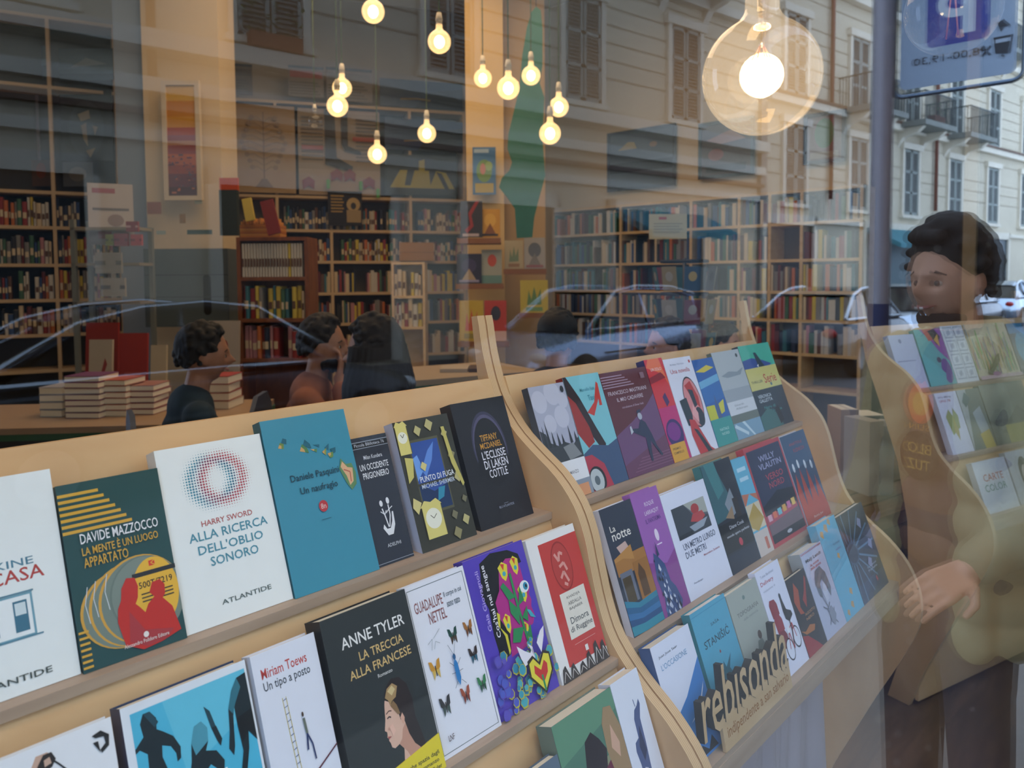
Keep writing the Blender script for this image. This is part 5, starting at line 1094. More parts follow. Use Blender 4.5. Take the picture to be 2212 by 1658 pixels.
sitter(402, 768, 3.2, FR_-radians(60), '1f3440', '0e0c0c', 'black-haired man in a dark teal shirt sitting beside the book table', seed=6, curls=70)
sitter(846, 762, 2.8, FR_+radians(75), '17171b', '120f10', 'long-haired woman in black leaning towards the bearded man', longer=.34, seed=9, curls=80, s=1.0)
sitter(1196, 735, 3.5, FR_-radians(20), '0d0f13', '0c0c0e', 'person in black with a black cap sitting in front of the far shelves', cap_=True, seed=11)
sitter(1470, 745, 3.9, FR_+radians(100), '14161c', '1a1412', 'short-haired person in black by the postcard spinner', seed=13)
sitter(1545, 740, 5.5, FR_-radians(120), '15151a', '120e0e', 'second person in black behind the middle rack', skin=SKIN, seed=15)
# ------------------------------------------------------------------ bookcases and the books in them
SHELFW = mat('c8ab82', .6, noise=.08, scale=8); SHELFG = mat('7f776a', .7); BROWNW = wood_mat('dark_stained_wood', '#6b3b1c', '#8a5028', (3, 3, 1), 6)
PALE = wood_mat('pale_wood', '#c8a672', '#d8ba8a', (2, 2, 6), 3)
SPINES = {'red': '8e2b26', 'dark red': '5f1c1c', 'orange': 'b8632a', 'yellow': 'c9b23c', 'cream': 'cbb794', 'white': 'c6c0b2', 'green': '3c6548', 'teal': '2f6a74', 'blue': '2f4a78', 'navy': '1f2a40', 'black': '1c1c1e', 'brown': '5d3f2a', 'grey': '7c7a76', 'pink': 'b07a7e', 'purple': '5a3a66'}
CNT = [0]; STUFFMB = {}
def base_mesh(col):
    k = 'spine_'+col
    if k in bpy.data.meshes: return bpy.data.meshes[k]
    mb = MB(); c = mat(SPINES[col], .6, noise=.15, scale=9)
    # u thickness, v depth (front at 0), z height; spine rounded at the front, pages showing on top
    mb.prism([(0, .08), (.12, .02), (.5, 0), (.88, .02), (1, .08), (1, 1), (0, 1)], 0, 1, c, 'xy')
    mb.add([(.08, .1, 1.0008), (.92, .1, 1.0008), (.92, .99, 1.0008), (.08, .99, 1.0008)], [(0, 1, 2, 3)], PAGE)
    mb.add([(.15, -.002, .30), (.85, -.002, .30), (.85, -.002, .55), (.15, -.002, .55)], [(0, 1, 2, 3)], mat(SPINES['cream' if col not in ('cream', 'white', 'yellow') else 'brown'], .7))
    o = mb.build(k); me = o.data; me.name = k; bpy.data.objects.remove(o); return me
def shelf_books(F, u0, u1, z, hmax, depth, rg, place, palette, limit=True, dmax=.16):
    """F maps (u along, v into the case, z) to the room; fills one bay with upright books"""
    u = u0+.004; row = []
    while u < u1-.012:
        t = rg.uniform(.014, .042)
        if u+t > u1-.003: break
        h_ = min(hmax-.02, rg.uniform(.17, .25)); d_ = rg.uniform(.11, dmax)
        if rg.random() < .06: u += rg.uniform(.02, .09); continue
        col = rg.choice(palette)
        row.append((col, F @ Matrix.Translation((u, rg.uniform(.004, .03), z+.001)) @ Matrix.Diagonal((t-.0015, d_, h_, 1)))); u += t
    for i, (col, M) in enumerate(row):
        if not limit or CNT[0] < 292:
            o = bpy.data.objects.new('shelf_book', base_mesh(col)); COL.objects.link(o); o.matrix_world = M
            if 0 < i < len(row)-1: a, b = row[i-1][0], row[i+1][0]; s_ = 'between %s and %s ones' % (a, b) if a != b else 'between two %s ones' % a
            elif i: s_ = 'last, beside a %s one' % row[i-1][0]
            elif len(row) > 1: s_ = 'first, beside a %s one' % row[1][0]
            else: s_ = 'alone'
            tag(o, ('%s book %s, %s' % (col, s_, place)).replace('small light case', 'small case'), 'book', '%s books, %s, %s' % (col, s_, place)); CNT[0] += 1
        else:
            sm = STUFFMB.setdefault('x', MB()); vs = [M @ Vector(p) for p in ((0,0,0),(1,0,0),(1,1,0),(0,1,0),(0,0,1),(1,0,1),(1,1,1),(0,1,1))]
            sm.add(vs, [(0,3,2,1),(4,5,6,7),(0,1,5,4),(1,2,6,5),(2,3,7,6),(3,0,4,7)], mat(SPINES[col], .6, noise=.15, scale=9))
def bookcase(F, us, zs, depth, wood, label, zbot=0, th=.022, back=None, group=None):
    g = empty('bookcase', M=F, label=label, cat='bookcase', group=group)
    def fin(mb, n): o = mb.build(n, g); o.matrix_parent_inverse = Matrix(); return o
    z0, z1 = zbot, max(zs)
    for u in us: fin(MB().box(u-th/2, 0, z0, u+th/2, depth, z1, wood), 'upright')
    for z in zs: fin(MB().box(min(us), -.001, z-th, max(us), depth, z, wood), 'shelf_board')
    fin(MB().box(min(us), depth-.006, z0, max(us), depth, z1, back or wood), 'back_board')
    return g
def case_frame(o, u, into): return frame(o, u, into, (0, 0, 1))
POP = ['red', 'dark red', 'orange', 'yellow', 'cream', 'white', 'white', 'cream', 'green', 'teal', 'blue', 'navy', 'black', 'brown', 'grey', 'pink', 'cream']
DIM = ['cream', 'brown', 'grey', 'navy', 'white', 'dark red', 'black', 'teal', 'cream', 'blue', 'orange', 'green']
rg = random.Random(21)
# -- brown bookcase on its own (nearer), face towards the street
d_ = 5.15; p0 = at(512, 600, d_); p1 = at(666, 600, d_)
u = (p1-p0); u.z = 0; wB = u.length; u.normalize(); into = Vector((-u.y, u.x, 0))
zz = lambda y, px=590, d=d_: at(px, y, d).z
FB = case_frame((p0.x, p0.y, 0), u, into)
ZB = [zz(y) for y in (512, 598, 688, 775)]
bookcase(FB, [0.012, wB-.012], ZB+[.25], .26, BROWNW, 'dark stained bookcase standing in front of the white back shelves', 0, .024)
u_ = .03; k = 0
while u_ < wB-.05:
    t = .0195; o = bpy.data.objects.new('shelf_book', base_mesh('yellow' if k == 16 else 'white')); COL.objects.link(o)
    o.matrix_world = FB @ Matrix.Translation((u_, .01, ZB[1]+.001)) @ Matrix.Diagonal((t-.001, .14, .225, 1))
    tag(o, 'yellow spine among the white ones on the top shelf of the brown bookcase' if k == 16 else 'white spine in the even row on the top shelf of the brown bookcase', 'book', None if k == 16 else 'row of white spines in the brown bookcase'); u_ += t; k += 1; CNT[0] += 1
shelf_books(FB, .026, wB-.026, ZB[2], .24, .2, rg, 'middle shelf of the brown case', ['teal', 'blue', 'navy', 'red', 'green', 'grey', 'cream', 'yellow', 'white', 'yellow', 'teal'])
shelf_books(FB, .026, wB-.026, ZB[3], .24, .2, rg, 'lowest shelf of the brown case', ['navy', 'black', 'red', 'cream', 'orange', 'yellow', 'pink', 'navy'])
# -- left case
d2 = 6.3; pL = at(-70, 487, d2); pR = at(262, 487, d2+.55); u = pR-pL; u.z = 0; wA = u.length; u.normalize(); into = Vector((-u.y, u.x, 0)); FA = case_frame((pL.x, pL.y, 0), u, into)
def uA(px): q = onp(px, 487, pL, into); return (q-pL).dot(u)
def zA(y, px=60): return onp(px, y, pL, into).z
uA_ = [0.01, uA(118), wA-.01]; ZA = [zA(y) for y in (28, 180, 410, 487, 569, 646, 722, 800)]
bookcase(FA, uA_, ZA, .3, SHELFW, 'tall white-edged bookcase at the far left', 0, .028, mat('3a3a36', .8), 'tall open bookcases along the shop walls')
for k, nm in ((3, 'third'), (4, 'fourth'), (5, 'fifth'), (6, 'sixth')):
    for a, b_ in ((uA_[0]+.015, uA_[1]-.015), (uA_[1]+.015, uA_[2]-.01)): shelf_books(FA, a, b_, ZA[k], ZA[k-1]-ZA[k]-.03, .3, rg, '%s shelf of the far left case' % nm, POP)
# -- back wall case
dep = .30; BP = bwpt(0, 0, dep)
into = -KN; FBk = case_frame((BP.x, BP.y, 0), KU, into)   # u runs leftwards
def uB(px, py=500): return bk_(px, py, dep)[0]
zB = lambda y, px=750: bk_(px, y, dep)[1]
UB = [uB(1004), uB(888), uB(716), uB(600), uB(460)]; ZBk = [zB(y) for y in (226, 424, 496, 563, 631, 697, 768)]
bookcase(FBk, UB, ZBk, dep, SHELFW, 'wide white-edged bookcase along the back wall under the posters', 0, .03, mat('5a554a', .8), 'tall open bookcases along the shop walls')
for k, nm in ((1, 'upper'), (2, 'second'), (3, 'third'), (4, 'fourth'), (5, 'fifth')):
    for i in (0, 1, 2):
        shelf_books(FBk, UB[i]+.016, UB[i+1]-.016, ZBk[k+1] if k > 0 else 0, ZBk[k]-ZBk[k+1]-.03, .3, rg, '%s shelf of the back wall case' % nm, POP if i < 2 else DIM)
# -- right wall case
xr = 6.60; FRt = case_frame((xr, 0, 0), (0, -1, 0), (1, 0, 0))
yR = lambda px: -onp(px, 500, (xr, 0, 0), (1, 0, 0)).y
zR = lambda py, px=1858: onp(px, py, (xr, 0, 0), (1, 0, 0)).z
UR = [yR(p) for p in (1195, 1340, 1492, 1596, 1662, 1731, 1860)]; ZR = [zR(y) for y in (398, 472, 556, 629, 694, 770, 850)]
bookcase(FRt, UR, ZR, .30, PALE, 'long pale wooden bookcase along the right wall', 0, .026, mat('6a6252', .8), 'tall open bookcases along the shop walls')
for k, nm in ((0, 'top'), (1, 'second'), (2, 'third'), (3, 'fourth'), (4, 'fifth')):
    for i in (5, 4, 3, 2, 1, 0):
        if k == 1 and i == 4: continue
        shelf_books(FRt, UR[i]+.014, UR[i+1]-.014, ZR[k+1], ZR[k]-ZR[k+1]-.03, .3, rg, '%s shelf of the right wall case' % nm, DIM if i < 3 else POP)
if STUFFMB: tag(STUFFMB['x'].build('distant_books'), 'more blurred books on the lower shelves of the wall bookcases', 'books', None, 'stuff')

# ------------------------------------------------------------------ pillars and what hangs on them
def slab(px0, py0, px1, py1, d, th, depth_in=None):
    """upright rectangle facing the camera's side, given its picture corners at distance d"""
    a, b_ = at(px0, (py0+py1)/2, d), at(px1, (py0+py1)/2, d); u = b_-a; u.z = 0; w_ = u.length; u.normalize(); n = Vector((u.y, -u.x, 0))
    z0, z1 = at((px0+px1)/2, py1, d).z, at((px0+px1)/2, py0, d).z
    return a, u, n, w_, z0, z1
def panel(name, px0, py0, px1, py1, d, th, face, art=None, label=None, cat=None, group=None, tilt=0, fr=None, kind=None, edge=None, yaw=0):
    a, u, n, w_, z0, z1 = slab(px0, py0, px1, py1, d, th)
    if yaw: R_ = Matrix.Rotation(yaw, 3, 'Z'); u = R_ @ u; n = R_ @ n; w_ = w_/cos(yaw)
    h_ = z1-z0; v = Vector((0, 0, 1))
    if tilt: v = (Vector((0, 0, 1))*cos(tilt)-n*sin(tilt)); n = u.cross(v)
    g = empty(name, M=frame((a.x, a.y, z0), u, v, n), label=label, cat=cat, group=group)
    if kind: g['kind'] = kind
    mb = MB().box(0, 0, -th, w_, h_, 0, mat(face, .6, noise=.08, scale=10))
    if art: art(Art(mb, w_, h_, z=.0006, dz=.0005))
    o = mb.build('printed_sheet' if art else 'board', g); o.matrix_parent_inverse = Matrix()
    if fr:
        f = MB(); t = fr[1]; m = mat(fr[0], .5)
        f.box(-t, -t, -th-.003, 0, h_+t, .012, m).box(w_, -t, -th-.003, w_+t, h_+t, .012, m).box(0, -t, -th-.003, w_, 0, .012, m).box(0, h_, -th-.003, w_, h_+t, .012, m)
        o = f.build('picture_frame', g); o.matrix_parent_inverse = Matrix()
    return g
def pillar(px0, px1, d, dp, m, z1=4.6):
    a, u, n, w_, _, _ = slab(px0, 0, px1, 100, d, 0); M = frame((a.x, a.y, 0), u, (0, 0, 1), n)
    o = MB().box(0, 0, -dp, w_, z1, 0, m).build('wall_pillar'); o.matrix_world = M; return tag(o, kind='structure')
COLM = mat('cdb896', .85, noise=.06, scale=3)
pillar(304, 470, 5.9, .35, COLM); pillar(243, 304, 5.96, .30, mat('7d8690', .8, noise=.08, scale=3))  # narrow grey box stands in for a band reflected in the pane
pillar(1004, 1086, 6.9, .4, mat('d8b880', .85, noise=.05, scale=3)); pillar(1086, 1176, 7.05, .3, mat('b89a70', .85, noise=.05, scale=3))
def sunset(a):
    a.r(0, 0, 100, 100, 'b88a3c')
    for y0, y1, c in ((86, 100, 'c8a04a'), (72, 86, 'b87a1c'), (62, 72, 'c08a34'), (55, 62, 'a0442a'), (50, 55, '8a4a4a'), (46, 50, 'a87a5a'), (38, 46, '8a4444'), (28, 38, 'b05a3a'), (20, 28, '93402f'), (8, 20, '6a3038'), (0, 8, '4a2028')): a.r(0, y0, 100, y1, c)
    r = random.Random(5)
    for k in range(40): x, y = r.uniform(0, 90), r.uniform(2, 36); a.r(x, y, x+r.uniform(4, 18), y+1.5, r.choice(['7a3a3a', 'b8684a', '5a2a34', '4a4450']))
g = panel('painting', 362, 186, 424, 422, 5.86, .02, 'c0a878', sunset, 'tall narrow orange and red sunset painting on the left pillar', 'painting', fr=('c4b49a', .035))
panel('metal_cabinet', 312, 537, 494, 706, 5.55, .30, '4f5a5c', lambda a: (a.r(2, 2, 98, 98, '56605f'), a.r(70, 20, 79, 62, '191a18'), a.e(74.5, 62, 4.5, 5, '191a18'), a.e(74.5, 20, 4.5, 5, '191a18'), a.r(0, 66, 100, 67, '3c4444'), a.r(0, 38, 100, 38.8, '3c4444')), 'dark grey-green cabinet with a black handle below the left pillar', 'cabinet')
for k, (x, y, w_, h_, c, lab) in enumerate(((318, 436, 30, 26, '8a5a48', 'small reddish bee-like sticker on the left pillar'), (388, 462, 12, 20, '8a6a3c', 'tiny yellow sticker on the left pillar'), (404, 496, 54, 10, '2f4a44', 'dark green strip sticker on the left pillar'), (338, 498, 20, 8, '9aa8a0', 'pale blue-grey sticker on the left pillar'), (420, 420, 16, 20, '8c8f78', 'pale green sticker below the sunset painting'))):
    panel('wall_sticker', x, y, x+w_, y+h_, 5.88, .003, c, (lambda a, c=c: (a.e(30, 60, 26, 30, c), a.poly([(20, 30), (60, 90), (96, 60), (70, 20)], c))), lab, 'sticker', 'stickers on the left pillar')
panel('sheet_of_paper', 190, 392, 268, 528, 5.3, .004, 'a09a98', lambda a: (a.r(10, 84, 60, 92, '8a4a54'), a.r(10, 56, 90, 60, '5a5658'), a.e(60, 40, 18, 10, '7a6a68'), a.r(20, 10, 50, 22, '94505a')), 'tall printed sheet leaning in front of the left bookcase', 'poster', tilt=.1, yaw=.5)
# metal stand with small books, left of the pillar
a, u, n, w_, z0, z1 = slab(160, 474, 306, 720, 5.25, 0)
g = empty('display_stand', M=frame((a.x, a.y, 0), u, (0, 0, 1), n), label='grey metal stand with small books between left bookcase and pillar', cat='display stand')
SM = mat('7c8078', .5, metal=.3)
for k, b_ in enumerate(((0, 0, -.2, .03, z1, -.17), (w_-.03, 0, -.2, w_, z0+(z1-z0)*.94, -.17), (0, 0, 0, .03, z1, .03))): o = MB().box(*b_, SM).build('post', g); o.matrix_parent_inverse = Matrix()
for z in (z0+(z1-z0)*.93, z0+(z1-z0)*.62, z0+(z1-z0)*.28): o = MB().box(0, z-.02, -.2, w_, z, .03, mat('8a8270', .6)).build('shelf_board', g); o.matrix_parent_inverse = Matrix()
def stickr(c1, c2): return lambda a: (a.r(0, 40, 100, 60, c1), a.e(60, 50, 20, 24, c2))
for k, (x0, y0, x1, y1, c, c2, lab) in enumerate(((228, 506, 244, 530, '7a8a4a', '4a5a3a', 'small lime green book on the metal stand'), (246, 504, 276, 531, '8a4a5c', '6a3a50', 'small mauve book on the metal stand'), (282, 506, 306, 530, 'b0505a', '7a3440', 'small coral book on the metal stand'), (272, 478, 298, 500, '8a3c48', 'c8a0a0', 'little red box on top of the metal stand'),
   (205, 545, 262, 590, '8e8a80', '5a5650', 'white booklet leaning on the middle of the metal stand'), (218, 600, 270, 640, '9a948a', '4f4a50', 'booklet with a dark picture on the metal stand'))):
    panel('booklet', x0, y0, x1, y1, 5.17, .02, c, stickr(c2, c), lab, 'book', 'small books on the metal stand')

# ------------------------------------------------------------------ posters above the back case
def on_back(name, px0, py0, px1, py1, off, face, art, label, cat='poster', group='posters above the back bookcase', fr=None, th=.006):
    u0, z1 = bk_(px0, py0, off); u1, z0 = bk_(px1, py1, off)
    M = frame(bwpt(u0, z0, off), -KU, (0, 0, 1), KN); w_, h_ = u0-u1, z1-z0
    g = empty(name, M=M, label=label, cat=cat, group=group); mb = MB().box(0, 0, -th, w_, h_, 0, mat(face, .7, noise=.08, scale=6)); art(Art(mb, w_, h_, z=.0008, dz=.0007))
    o = mb.build('printed_sheet', g); o.matrix_parent_inverse = Matrix()
    return g
def a_tree(a):
    K = '7a6248'; a.l([(50, 8), (50, 92)], 2, K); a.poly([(36, 6), (64, 6), (54, 16), (46, 16)], K)
    for k in range(9):
        y = 24+7*k; s = 34-abs(k-4)*4
        for q in (-1, 1): a.l([(50, y), (50+q*s*.6, y+6), (50+q*s, y+4)], .8, K); a.e(50+q*s, y+5, 4, 2.6, '8a7258')
def a_boots(a):
    a.r(0, 30, 100, 96, '8f7e66')
    for k in range(12): a.r(4, 40+4.4*k, 30, 42+4.4*k, '5f5446'); a.r(70, 40+4.4*k, 96, 42+4.4*k, '5f5446')
    a.r(4, 52, 30, 57, '9a4a3c'); a.r(66, 64, 96, 69, '9a4a3c')
    K = '15130f'; a.poly([(32, 100), (44, 100), (46, 44), (66, 34), (64, 28), (50, 31), (32, 36)], K); a.poly([(52, 100), (60, 100), (60, 58), (76, 52), (76, 48), (56, 52), (52, 60)], K)
    for x, y in ((12, 12), (46, 22), (62, 22), (86, 14)): a.poly([(x-7, y-6), (x-8, y+4), (x, y+9), (x+7, y+4), (x+6, y-6), (x, y-2)], '7a1f24')
def a_type(c1): return lambda a: (a.r(0, 92, 100, 100, '1c2630'), a.r(4, 62, 96, 84, c1), [a.r(4, 8+9*k, 90-7*(k % 3), 12+9*k, '5a5450') for k in range(5)])
def a_yell(a):
    a.poly([(6, 18), (20, 62), (30, 62), (26, 24), (34, 24), (40, 62), (46, 62), (46, 86), (54, 90), (54, 62), (60, 62), (62, 26), (70, 62), (84, 58), (96, 18)], 'a59a3a'); a.poly([(70, 60), (78, 56), (90, 12), (82, 18)], '2c2a20')
def a_bluep(a): a.poly([(0, 0), (40, 0), (60, 60), (100, 80), (100, 100), (0, 100)], '223a5c'); a.l([(24, 30), (44, 34), (60, 30)], 2, '7a6a4a')
on_back('poster', 472, 134, 546, 206, .31, '6a5f58', a_type('54504c'), 'dark bordered poster right of the left pillar')
on_back('poster', 622, 140, 700, 212, .31, '8a8278', a_type('8f4440'), 'grey poster with a faded red band, upper row')
on_back('poster', 704, 144, 804, 222, .31, '8a8278', a_type('6a6864'), 'pale grey text poster beside the upper red one')
on_back('poster', 820, 168, 1000, 240, .31, '1c2c44', a_bluep, 'dark blue poster behind the right bulbs, upper row')
on_back('poster', 497, 222, 640, 418, .33, 'a68a64', a_tree, 'tan poster with a branching tree drawing')
on_back('poster', 642, 232, 822, 424, .32, 'a3907a', a_boots, 'poster with black boots above dark red flowers')
on_back('poster', 830, 254, 1000, 330, .32, '26323c', a_bluep, 'dark poster just above the yellow-lettered one')
on_back('poster', 832, 332, 988, 424, .33, '3a444a', a_yell, 'dark poster with big yellow letter shapes')
on_back('poster', 472, 214, 498, 384, .35, '1d2c24', lambda a: (a.e(50, 60, 46, 34, '26344a'), a.e(60, 60, 30, 24, '8a9288')), 'narrow green and blue poster beside the left pillar')
on_back('poster', 708, 412, 783, 488, .36, '17140f', lambda a: (a.e(74, 62, 20, 20, 'b0935a'), a.r(54, 10, 96, 46, '9a8050'), a.e(74, 58, 8, 10, '2a2418'), [a.r(8, 84-9*k, 46-4*(k % 2), 88-9*k, 'a8853c') for k in range(6)]), 'small black and gold poster clipped on the shelf edge')
on_back('shelf_sign', 862, 523, 938, 563, .36, 'b88442', lambda a: a.l([(0, 46), (100, 46)], 1.5, '8f6430'), 'small orange wooden sign on the back shelves', 'sign', None)
for k, (px, py) in enumerate(((705, 398), (775, 402), (812, 418))):
    u0, z0 = bk_(px, py, .34); tag(MB().prism([(0, 0), (.03, 0), (.035, .09), (.015, .10), (-.005, .09)], 0, .012, mat('4f9a3c', .5), 'xz').build('paper_clip', M=frame(bwpt(u0, z0-.05, .40), -KU, -KN, (0, 0, 1))), ('green clip at the left corner of the gold poster', 'green clip at the right corner of the gold poster', 'green clip right of the gold poster')[k], 'clip', 'green clips on the shelf edge')
# light wooden rack of books in front of the back case
a, u, n, w_, z0, z1 = slab(846, 566, 918, 712, 6.4, 0); FL = case_frame((a.x, a.y, 0), u, -n)
bookcase(FL, [0.01, w_-.01], [z0+(z1-z0)*f for f in (1, .5, .04)], .2, PALE, 'small light wooden bookcase in front of the back shelves', 0, .02)
for f, nm in ((.5, 'upper'), (.04, 'lower')): shelf_books(FL, .02, w_-.02, z0+(z1-z0)*f, .3, .18, rg, '%s shelf of the small light case' % nm, ['orange', 'cream', 'red', 'white', 'yellow'], False)
# things on top of the brown bookcase
zt = ZB[0]
g = empty('book_pile', M=FB @ Matrix.Translation((.02, .02, zt+.001)), label='fan of thin orange-edged books lying on the brown bookcase', cat='books', group=None); g['kind'] = 'stuff'
m_ = MB()
for k in range(7): m_.box(0, 0, k*.012, .27, .15, k*.012+.010, mat(('b8742c', 'c48a3c', 'a8642a')[k % 3], .7))
for k in range(16): m_.box(.008+k*.016, .0, .086, .016+k*.016, .14, .105+.012*(k % 3), mat('c08440', .7))
o = m_.build('stacked_leaflets', g); o.matrix_parent_inverse = Matrix()
def leaner(px0, py0, px1, py1, d, c, lab, yaw=0, roll=0, art=None, tilt=.12, name='standing_book', group='books leaning on the brown bookcase', th=.02):
    g = panel(name, px0, py0, px1, py1, d, th, c, art, lab, 'book', group, tilt=tilt, yaw=yaw)
    if roll: g.matrix_world = g.matrix_world @ Matrix.Rotation(roll, 4, 'Z')
    return g
leaner(530, 428, 550, 478, 5.1, 'c2ab4a', 'thin yellow book leaning on the orange pile', roll=.2)
leaner(578, 432, 606, 508, 5.0, '7a2018', 'dark red book tilted at the right end of the brown bookcase', roll=.25)
panel('folder', 474, 410, 512, 508, 5.3, .05, '23302a', None, 'tall dark green folder beside the left pillar', 'folder')
panel('orange_card', 474, 384, 514, 415, 5.35, .02, 'c0481c', None, 'bright orange card sticking out above the green folder', 'card')

# face-out picture books by the pale pillar
def pic(c1, c2, c3, m=0):
    def f(a):
        if m == 0: a.e(50, 60, 30, 24, c1); a.poly([(20, 10), (50, 50), (80, 10)], c2); a.r(10, 4, 90, 12, c3)
        elif m == 1: a.poly([(30, 10), (60, 30), (50, 60), (86, 100), (70, 100), (36, 66), (44, 34), (20, 20)], c1); a.r(10, 2, 84, 10, c3); a.r(24, 78, 44, 90, c2)
        elif m == 2: a.e(52, 68, 22, 18, c1); a.r(0, 0, 100, 24, c2)
        else: a.poly([(24, 24), (30, 70), (40, 40), (50, 80), (60, 44), (74, 74), (76, 26)], c1); a.r(20, 6, 80, 18, c2)
    return f
ledges = ((988, 514, 1082, 526, 6.55), (985, 614, 1088, 624, 6.5), (990, 738, 1100, 748, 6.2), (1088, 582, 1180, 592, 6.6), (1120, 676, 1190, 686, 6.5))
for k, (x0, y0, x1, y1, d) in enumerate(ledges):
    a, u, n, w_, z0, z1 = slab(x0, y0, x1, y1, d, 0); g = empty('picture_ledge', M=frame((a.x, a.y, z0), u, (0, 0, 1), n), label=('brown ledge under the dark red book', 'brown ledge under the navy book', 'lowest brown ledge left, under the yellow and red books', 'ledge under the cream and grey books', 'ledge under the green-on-yellow book')[k], cat='ledge', group='ledges by the pale pillar')
    for nm, b_ in (('ledge_board', (0, 0, -.22, w_, .02, .05)), ('ledge_lip', (0, .02, .04, w_, .045, .05))): o = MB().box(*b_, mat('8a5a34', .6)).build(nm, g); o.matrix_parent_inverse = Matrix()
for x0, y0, x1, y1, d, c, art, lab in (
  (994, 432, 1042, 512, 6.56, '23242c', pic('8a2a2c', '3a3a44', 'a89a9a', 1), 'black picture book with a red streak by the pale pillar'),
  (1037, 450, 1080, 512, 6.60, 'c08c2c', pic('d0a040', '7a4a20', '2a2018', 0), 'orange-yellow picture book by the pale pillar'),
  (986, 547, 1040, 612, 6.51, '1c2038', pic('3a3450', 'a08a6a', '8a8498', 0), 'navy picture book with a pale figure'),
  (1040, 538, 1084, 612, 6.54, '9a9a8a', pic('b8482c', '5f7f74', '6a6a60', 2), 'pale picture book with one orange-red dot'),
  (1090, 518, 1130, 580, 6.62, 'a89a78', pic('6a7a5a', '8a6a4a', '7a4a3a', 3), 'cream picture book with tiny figures'),
  (1132, 512, 1178, 580, 6.64, '9c9890', pic('5f6468', '7a7670', '8a5a5a', 0), 'grey picture book with an animal'),
  (1124, 604, 1184, 676, 6.51, 'b8a43c', pic('5a7a3a', '6a8a4a', '5a7a3a', 3), 'yellow picture book with green plants'),
  (992, 648, 1044, 736, 6.2, 'b89a2c', pic('b8542c', '8a7a2a', '6a8a7a', 3), 'yellow picture book with orange squiggle, lowest ledge'),
  (1046, 648, 1094, 736, 6.22, 'b0382c', pic('2a2a30', 'c8a08a', '8a2a24', 2), 'bright red picture book, lowest ledge')):
    panel('picture_book', x0, y0, x1, y1, d, .012, c, art, lab, 'book', 'face-out picture books by the pale pillar', tilt=.14)
panel('poster', 1021, 318, 1071, 420, 6.86, .004, '3a6a94', lambda a: (a.r(6, 88, 70, 96, '9ab0c0'), a.e(50, 50, 34, 24, '6a8a3c'), a.e(44, 54, 12, 12, 'b8704a'), a.r(10, 4, 90, 24, 'a8922c'), a.e(70, 60, 16, 10, '8aa04a')), 'small blue, green and yellow children\'s poster on the pale pillar', 'poster')
# green cut-out figure hanging over the room
pts = [(1158, 14), (1168, 22), (1172, 60), (1172, 140), (1166, 180), (1176, 210), (1172, 300), (1178, 380), (1164, 430), (1154, 470), (1150, 512), (1116, 514), (1112, 450), (1094, 424), (1078, 404), (1084, 384), (1100, 368), (1106, 350), (1096, 320), (1098, 290), (1110, 240), (1122, 190), (1128, 120), (1138, 60), (1148, 26)]
a, u, n, _, _, _ = slab(1078, 0, 1180, 100, 5.7, 0); P2 = []
for q in pts: v = onp(q[0], q[1], a, n); P2.append(((v-a).dot(u), v.z))
g = empty('cutout_figure', M=frame((a.x, a.y, 0), u, (0, 0, 1), n), label='tall green cut-out figure hanging beside the pale pillar', cat='hanging decoration')
o = MB().prism([(x, z) for x, z in P2], -.025, 0, mat('2c6a54', .6, noise=.15, scale=8), 'xy').build('green_board', g); o.matrix_parent_inverse = Matrix()
o = MB().tube([(P2[0][0], P2[0][1], -.012), (P2[0][0], 4.55, -.012)], .003, mat('555555', .6), 6).build('hanging_wire', g); o.matrix_parent_inverse = Matrix()
# framed pictures on the right wall
def on_right(px0, py0, px1, py1, face, art, label, fr='2a3038'):
    x = 6.90; y0 = onp(px0, py0, (x, 0, 0), (1, 0, 0)); y1 = onp(px1, py1, (x, 0, 0), (1, 0, 0)); ym = (py0+py1)/2
    zt = onp((px0+px1)/2, py0, (x, 0, 0), (1, 0, 0)).z; zb = onp((px0+px1)/2, py1, (x, 0, 0), (1, 0, 0)).z
    w_ = y0.y-y1.y; g = empty('framed_picture', M=frame((x-.02, y0.y, zb), (0, -1, 0), (0, 0, 1), (-1, 0, 0)), label=label, cat='picture', group='framed pictures on the right wall')
    mb = MB().box(0, 0, -.01, w_, zt-zb, 0, mat(face, .5)); art(Art(mb, w_, zt-zb, z=.001, dz=.001)); o = mb.build('printed_sheet', g); o.matrix_parent_inverse = Matrix()
    t = .03; m = mat(fr, .4); f = MB().box(-t, -t, -.012, 0, zt-zb+t, .014, m).box(w_, -t, -.012, w_+t, zt-zb+t, .014, m).box(0, -t, -.012, w_, 0, .014, m).box(0, zt-zb, -.012, w_, zt-zb+t, .014, m)
    o = f.build('picture_frame', g); o.matrix_parent_inverse = Matrix()
on_right(1320, 284, 1456, 402, '3c4650', lambda a: (a.poly([(14, 70), (30, 84), (40, 82), (44, 70)], '9a8440'), a.r(0, 28, 100, 46, '1a1e24'), a.e(70, 74, 6, 5, '7a5a44')), 'dark grey picture with a small yellow shape on the right wall')
on_right(1518, 266, 1624, 376, '3a2a28', lambda a: (a.poly([(10, 70), (60, 86), (90, 66), (40, 60)], '8a5a40'), a.e(30, 40, 16, 12, '7a3a34'), a.r(10, 6, 90, 20, '1a1a20')), 'square picture in a dark teal frame below the large bulb', '1f3438')
on_right(1746, 250, 1820, 345, '6a4a3c', lambda a: (a.e(50, 60, 28, 34, '2c6a2c'), a.r(10, 4, 90, 18, '8a7a64')), 'small picture with a green leaf shape on the right wall', '2c2c34')
panel('notice_card', 1402, 462, 1484, 516, 5.6, .004, 'b8ab88', lambda a: (a.r(26, 78, 46, 88, 'a84a44'), [a.r(12, 60-11*k, 88-8*(k % 2), 63-11*k, '8f836c') for k in range(4)]), 'cream notice card hanging before the right bookcase', 'card')
